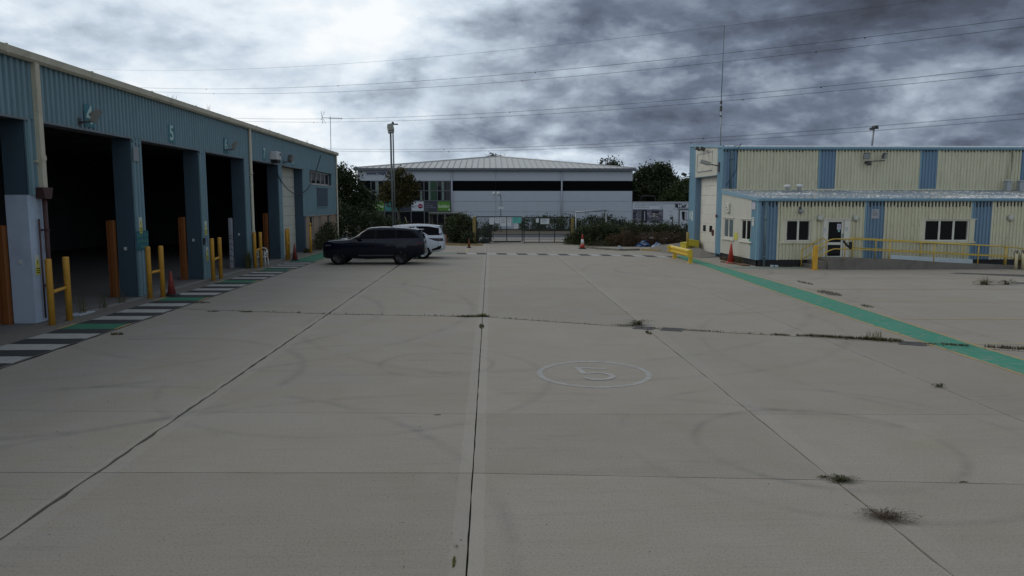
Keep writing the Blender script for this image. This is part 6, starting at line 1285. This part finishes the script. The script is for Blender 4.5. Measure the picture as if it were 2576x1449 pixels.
# shelter lost in the bushes behind the white car
t_ = thing('timber_shelter', 'old flat roofed timber shelter in the bushes behind the white car', 'shelter', (-3.6, 60, 0))
b = MB(); b.box(-4.85, -2.3, 59.4, 61.6, 2.1, 2.22); b.build('roof', mat('shelter_roof', (.13, .13, .11), .9, .25, 3, dirt=.5), t_)
for x, y in ((-4.78, 59.6), (-3.55, 59.5), (-4.7, 61.4), (-2.45, 61.4)): b = MB(); b.box(x-.06, x+.06, y-.06, y+.06, 0, 2.1); b.build('post', mat('shelter_timber', (.14, .13, .11), .9, .25, 4), t_)
b = MB(); b.box(-3.3, -2.35, 61.3, 61.36, 0, 2.1); b.build('back_board', mat('shelter_dark', (.02, .022, .02), .9), t_)
b = MB(); 
for i in range(5):
    for j in range(4): x0, z0 = -3.3+.09*i, .95+.11*j; b.face([(x0, 58.9+.04*math.sin(i*2+j), z0), (x0+.09, 58.9+.04*math.sin(i*2+2+j), z0+random.uniform(-.01, .01)), (x0+.09, 58.9+.04*math.sin(i*2+3+j), z0+.11), (x0, 58.9+.04*math.sin(i*2+1+j), z0+.11)])
single(b, 'green_sheet', mat('sheet_teal', (.10, .24, .19), .7), 'scrap of pale green sheeting caught on the shelter', 'sheet')
b = MB(); b.box(-3.3, -2.5, 59.8, 60.5, 0, 1.0, bev=.05); b.box(-3.34, -2.46, 59.75, 60.55, 1.0, 1.07, bev=.03); single(b, 'waste_bin', mat('bin_green', (.012, .03, .02), .5), 'dark green bin standing under the shelter roof', 'bin')
for x0, z0, x1, z1, lab in ((-6.6, 1.9, -5.9, .9, 'leaning bare stake behind the cars'), (-2.1, .9, -2.05, .3, 'pale upright stake in the bush by the gate')): b = MB(); b.tube([(x0, 58.6 if x0 < -5 else 56.1, z0), (x1, 58.6 if x0 < -5 else 56.1, 0)], .035, 6); single(b, 'stake', mat('stake_pale', (.22, .18, .11), .9), lab, 'stake')
# litter on the bed
def crumple(p, sx, sy, sz, m, mi2, seed, lab, nm='plastic_bag'):
    rnd = random.Random(seed); n_, k2 = 14, 8; V = []; F = []
    for i in range(k2+1):
        a = PI/2*i/k2
        for j in range(n_):
            t = 2*PI*j/n_; r_ = (1+.35*math.sin(3*t+i*1.3+seed)+rnd.uniform(-.18, .18)); V.append((p.x+sx*r_*math.cos(a)*math.cos(t), p.y+sy*r_*math.cos(a)*math.sin(t), .012+sz*math.sin(a)*(1+rnd.uniform(-.2, .25))+.1*sz*math.sin(5*t)))
    b = MB()
    for i in range(k2):
        for j in range(n_): l = (j+1) % n_; b.raw([V[i*n_+j], V[i*n_+l], V[(i+1)*n_+l], V[(i+1)*n_+j]], [(0, 1, 2, 3)], 1 if rnd.random() < mi2 else 0)
    return single(b, nm, m, lab, 'bag', 'torn blue and white bags on the bed')
BB, BW = mat('bag_blue', (.03, .11, .32), .4, .2, 6), mat('bag_white', (.42, .46, .50), .45, .1, 6)
crumple(on_ground(1622, 621)+Vector((0, .45, 0)), .42, .3, .34, [BB, BW], .3, 3, 'larger crumpled blue and white bag on the weedy kerb'); crumple(on_ground(1656, 624)+Vector((0, .3, 0)), .3, .22, .3, [BB, BW], .4, 9, 'smaller blue and white bag beside the larger one, nearer the hall')
b = MB(); p = on_ground(1562, 627); b.prism([(p.x-.2, .0), (p.x+.22, .0), (p.x-.05, .22), (p.x-.16, .25)], p.y, p.y+.1, 'y'); single(b, 'white_scrap', BW, 'white plastic scrap at the kerb left of the bags', 'litter')
# weeds rooted in the joints
def tuft(p, rx, ry, h, n_, m, lab, lean=1.0, bw=.006, grp='weed tufts in the yard joints', ang=0.0):
    b = MB(); ca, sa_ = math.cos(ang), math.sin(ang)
    for i in range(n_):
        a = random.uniform(0, 2*PI); r_ = math.sqrt(random.random()); ox, oy = rx*r_*math.cos(a), ry*r_*math.sin(a); x, y = p.x+ox*ca-oy*sa_, p.y+ox*sa_+oy*ca
        d_ = random.uniform(0, 2*PI); hh = h*random.uniform(.35, 1.1); ll = hh*lean*random.uniform(.3, 1.1); dx_, dy_ = math.cos(d_)*ll, math.sin(d_)*ll; nx_, ny_ = -math.sin(d_)*bw, math.cos(d_)*bw
        A, M_, T_ = Vector((x, y, p.z)), Vector((x+dx_*.4, y+dy_*.4, p.z+hh*.7)), Vector((x+dx_, y+dy_, p.z+hh*random.uniform(.65, 1)))
        w_ = Vector((nx_, ny_, 0)); b.raw([A-w_, A+w_, M_+w_*.8, M_-w_*.8, T_], [(0, 1, 2, 3), (3, 2, 4)])
    o = b.build('weed_tuft', m); o['label'] = lab; o['category'] = 'weed'; o['group'] = grp; return o
def sprawl(p, R, n_, m, lab, h=.05, bw=.0022, squash=.75, ang=0.0):
    b = MB(); ca, sa_ = math.cos(ang), math.sin(ang)
    def rib(P_, w0, w1):
        V = []
        for i, q_ in enumerate(P_):
            d_ = (P_[min(i+1, len(P_)-1)]-P_[max(i-1, 0)]); s_ = Vector((-d_.y, d_.x, 0)); s_ = s_.normalized() if s_.length > 1e-6 else Vector((1, 0, 0)); w_ = w0+(w1-w0)*i/(len(P_)-1); V += [q_-s_*w_, q_+s_*w_]
        b.raw(V, [(2*i, 2*i+1, 2*i+3, 2*i+2) for i in range(len(P_)-1)])
    for i in range(n_):
        a = random.uniform(0, 2*PI); L_ = R*random.uniform(.25, 1.05); o = Vector((random.gauss(0, R*.16), random.gauss(0, R*.12), 0)); z1 = h*random.uniform(.2, 1.2); bend = random.uniform(-.6, .6)
        def pt(f): aa = a+bend*f; x, y = o.x+math.cos(aa)*L_*f, (o.y+math.sin(aa)*L_*f)*squash; return Vector((p.x+x*ca-y*sa_, p.y+x*sa_+y*ca, .003+z1*math.sin(PI*min(1, f*.85))+.2*z1*f))
        P_ = [pt(f) for f in (0, .25, .5, .75, 1)]; rib(P_, bw, bw*.6)
        for f in (.35, .5, .65, .8, .95):
            q_ = pt(f); aa = a+random.uniform(-1.4, 1.4); l2 = R*random.uniform(.06, .16); rib([q_, q_+Vector((math.cos(aa)*l2*.6, math.sin(aa)*l2*.6, random.uniform(-.003, .012))), q_+Vector((math.cos(aa)*l2, math.sin(aa)*l2, random.uniform(-.004, .006)))], bw*1.1, bw*.7)
    o = b.build('weed_tuft', m); o['label'] = lab; o['category'] = 'weed'; o['group'] = 'weed tufts in the yard joints'; return o
Gp = on_ground
GRS = leafmat('grass_blade', (.045, .05, .018), (.11, .11, .042), (.22, .19, .09)); DRY = leafmat('dry_blade', (.07, .055, .03), (.14, .11, .06), (.22, .18, .10)); MOS = leafmat('moss', (.10, .09, .02), (.22, .19, .05), (.28, .25, .08))
tuft(Gp(1190, 797), .48, .07, .07, 300, GRS, 'spreading weed where the centre joint meets the main cross joint', 1.2); tuft(Gp(1211, 796), .12, .06, .10, 110, MOS, 'yellow green cushion at the centre of the main joint crossing', .6); tuft(Gp(1212, 822), .06, .35, .05, 110, GRS, 'thin weeds in the centre joint just nearer than the main crossing', .8)
sprawl(Gp(1604, 817), .36, 60, GRS, 'dark weed beside the left drain grating of the pair', .09, .006, .5); tuft(Gp(1580, 820), .3, .04, .05, 120, GRS, 'low weed strip leading into the left drain grating', .8, ang=-.45); tuft(Gp(1632, 838), .06, .2, .05, 90, GRS, 'small weed line just below the left drain grating', .8)
tuft(Gp(2122, 851), .85, .05, .075, 620, GRS, 'long grass strip filling the main joint left of the seed heads', .7, ang=-.43); tuft(Gp(2215, 857), .45, .07, .10, 380, GRS, 'thick grass clump beside the third drain grating', .8, ang=-.43); tuft(Gp(2198, 850), .2, .05, .22, 36, GRS, 'tall grass seed heads in the main joint', .35, .004)
tuft(Gp(1965, 843), .2, .04, .05, 90, GRS, 'small weed in the main joint right of the paired gratings', .8, ang=-.4); tuft(Gp(2030, 846), .25, .04, .05, 90, GRS, 'thin weed line just before the long grass strip', .8, ang=-.4); tuft(Gp(1760, 832), .5, .03, .04, 90, GRS, 'faint weeds right after the paired gratings', .8, ang=-.4)
tuft(Gp(2400, 869), .3, .05, .06, 160, DRY, 'dry weeds crossing the green walkway in the main joint', .8, ang=-.42); tuft(Gp(2540, 877), .45, .07, .08, 260, DRY, 'tangled dry weeds at the right photo edge in the main joint', 1.2, ang=-.42); tuft(Gp(2340, 866), .15, .03, .05, 60, GRS, 'small weed just left of the green walkway', .8, ang=-.42)
sprawl(Gp(2116, 1211), .17, 70, GRS, 'green weed at the nearer right joint crossing', .045, .0035, .6); sprawl(Gp(2072, 1202), .10, 16, GRS, 'flat weed runner left of the nearer right crossing', .02, .003, .25); sprawl(Gp(2228, 1304), .30, 85, leafmat('red_brown_blade', (.06, .04, .025), (.14, .09, .05), (.20, .15, .09)), 'sprawling red brown dead weed over the right joint, nearest the camera', .05, .0024, .62, -.15)
sprawl(Gp(2362, 974), .13, 26, GRS, 'small weed in the far right slab joint', .05, .004, .7); tuft(Gp(1142, 1415), .012, .10, .016, 150, MOS, 'yellow moss line beside the centre joint at the bottom', .6, .004); tuft(Gp(1150, 1375), .03, .03, .03, 9, DRY, 'dry twigs beside the moss line at the bottom', 4.0, .0015)
sprawl(Gp(2476, 716), .5, 40, GRS, 'green weed in the right parking area, left of a pair', .16, .010, .6); tuft(Gp(2480, 712), .1, .1, .5, 10, DRY, 'tall bare twigs in the left parking area weed', .7, .005); sprawl(Gp(2532, 716), .45, 34, GRS, 'green weed in the right parking area, right of a pair', .15, .010, .6)
tuft(Gp(2085, 738), .25, .75, .06, 330, leafmat('dark_blade', (.04, .038, .02), (.09, .08, .045), (.15, .13, .07)), 'dark matted weeds in the joint right of the green walkway', 1.0); tuft(Gp(2025, 712), .12, .7, .05, 150, GRS, 'thin far weeds in the joint right of the green walkway', 1.0); tuft(Gp(2182, 771), .12, .3, .05, 90, GRS, 'thin nearer weeds in the joint right of the green walkway', 1.0)
tuft(Gp(535, 784), .2, .04, .04, 80, GRS, 'tiny dark weed in the left part of the main joint', 1.0); tuft(Gp(620, 785), .18, .04, .04, 80, GRS, 'second tiny dark weed in the left part of the main joint', 1.0); tuft(Gp(1100, 1044), .05, .01, .014, 24, GRS, 'tiny weed in the faint joint left of the centre line', 1.2)
tuft(Gp(2425, 1213), .05, .012, .015, 30, GRS, 'tiny weed in the near cross joint at the right', 1.0); tuft(Gp(295, 842), .14, .06, .07, 90, DRY, 'dry weed at the walkway edge near the photo left', 1.2); tuft(Gp(505, 762), .3, .12, .05, 120, DRY, 'dry scrub at the walkway edge by the second green patch', 1.2)
for i, (x, y, lab) in enumerate(((-11.05, 20.4, 'left of three pale weeds at the open bay threshold'), (-11.05, 21.5, 'middle of three pale weeds at the open bay threshold'), (-11.1, 22.7, 'right of three pale weeds at the open bay threshold'))):
    tuft(Vector((x, y, 0)), .10, .2, .62-.08*i, 26, GRS, lab, .6, .006, 'weeds along the workshop wall'); 
tuft(Vector((-11.1, 34.6, 0)), .10, .3, .95, 120, GRS, 'tall weed against the downpipe pillar before bay 7', .35, .012, 'weeds along the workshop wall'); tuft(Vector((-11.1, 45.6, 0)), .12, .5, .35, 140, GRS, 'green weeds at the far side of the closed cream door', .8, .012, 'weeds along the workshop wall')
tuft(Vector((12.3, 36.6, 0)), .15, .5, .45, 130, DRY, 'dry weeds at the foot of the office gable behind the plain red cone', .8, .009, 'weeds along the office wall'); tuft(Vector((12.3, 38.8, 0)), .12, .7, .22, 160, DRY, 'low dry weeds at the foot of the gable by the far window', .9, .009, 'weeds along the office wall'); tuft(Vector((13.9, 34.6, 0)), .8, .12, .10, 160, GRS, 'low weeds under the office front left of the steps', .9, .007, 'weeds along the office wall'); tuft(Vector((24.2, 33.3, 0)), .25, .2, 1.1, 60, DRY, 'tall twiggy weed at the ramp foot by the cream posts', .4, .012, 'weeds along the office wall')
for i, (y, h, lab) in enumerate(((27.6, .3, 'reddish twigs sprouting from the gutter, nearest'), (30.8, .4, 'taller sprig sprouting from the gutter before the second downpipe'), (38.9, .25, 'sprig in the gutter over the number 7'), (47.0, .3, 'sprig in the gutter over the high window, left'), (52.0, .3, 'sprig in the gutter near the workshop end'))):
    tuft(Vector((XF+.08, y, 6.6)), .05, .55 if i in (0, 2) else .1, h, 9, DRY, lab, .5, .006, 'sprigs growing in the workshop gutter')
# thin weeds along the whole main cross joint, too many to count
b = MB(); jf = CROSS[4][0]; x = -7.2
while x < 11.2:
    x += random.expovariate(26) if math.sin(x*2.3)+math.sin(x*5.1+1) > -.6 else random.expovariate(9)
    y = jf(x)+random.gauss(0, .02); h = random.uniform(.015, .06); a = random.uniform(0, PI); w_ = .006; dx_, dy_ = random.gauss(0, .03), random.gauss(0, .03)
    b.raw([(x-w_*math.cos(a), y-w_*math.sin(a), -.03), (x+w_*math.cos(a), y+w_*math.sin(a), -.03), (x+dx_*.5+w_, y+dy_*.5, h*.7), (x+dx_, y+dy_, h)], [(0, 1, 2), (0, 2, 3)])
b.build('joint_weeds', GRS, kind='stuff')
# pale threshold slab strips at the bay mouths, board by the first guard, planks at the gable foot
for (a, c) in ((19.7, 23.9), (25.1, 29.4), (30.5, 34.8), (36.1, 40.3)):
    sheet([(-11.25, a), (-10.95, a), (-10.95, c), (-11.25, c)], .004).build('threshold_strip', PAVE, kind='structure')
b = MB(); b.box(-11.25, -10.9, 20.0, 20.75, .005, .03); single(b, 'white_board', WPN, 'white board lying on the floor behind the nearest pipe guard', 'board')
b = MB(); b.obox((12.2, 36.2, .03), (.18, 0, 0), (.0, 1.1, 0), (0, 0, .03)); b.obox((11.9, 36.9, .03), (.1, .02, 0), (-.1, .7, 0), (0, 0, .025)); single(b, 'loose_planks', mat('plank_brown', (.14, .08, .05), .9, .2, 4), 'loose brown planks at the gable foot by the plain red cone', 'planks')
b = MB(); b.box(13.15, 13.28, 34.5, 34.62, 0, .1, bev=.01); b.box(13.34, 13.5, 34.5, 34.62, 0, .09, bev=.01); single(b, 'white_bait_box', WPN, 'pair of small white boxes on the ground by the office downpipe', 'box')
# specks of grit, leaves and chips on the slabs
def specks(n_, m, nm, s0, s1):
    b = MB()
    for i in range(n_):
        y = 5.6+22*random.random()**1.7; x = random.uniform(-.62, .62)*y; 
        if x < -8.7: continue
        s_ = random.uniform(s0, s1)*(1+y*.03); a = random.uniform(0, PI); c_, d_ = math.cos(a)*s_, math.sin(a)*s_; h = s_*.5
        b.raw([(x-c_, y-d_, .002), (x+d_*.5, y-c_*.5, .002), (x+c_, y+d_, .002), (x-d_*.5, y+c_*.5, .002), (x, y, .002+h)], [(0, 1, 4), (1, 2, 4), (2, 3, 4), (3, 0, 4)])
    b.build(nm, m, kind='stuff')
specks(110, mat('grit_dark', (.03, .026, .022), .9), 'grit', .004, .010); specks(46, mat('chip_white', (.5, .5, .48), .8), 'white_chips', .005, .011)
for o in list(bpy.data.objects):
    if o.users == 0: bpy.data.objects.remove(o)
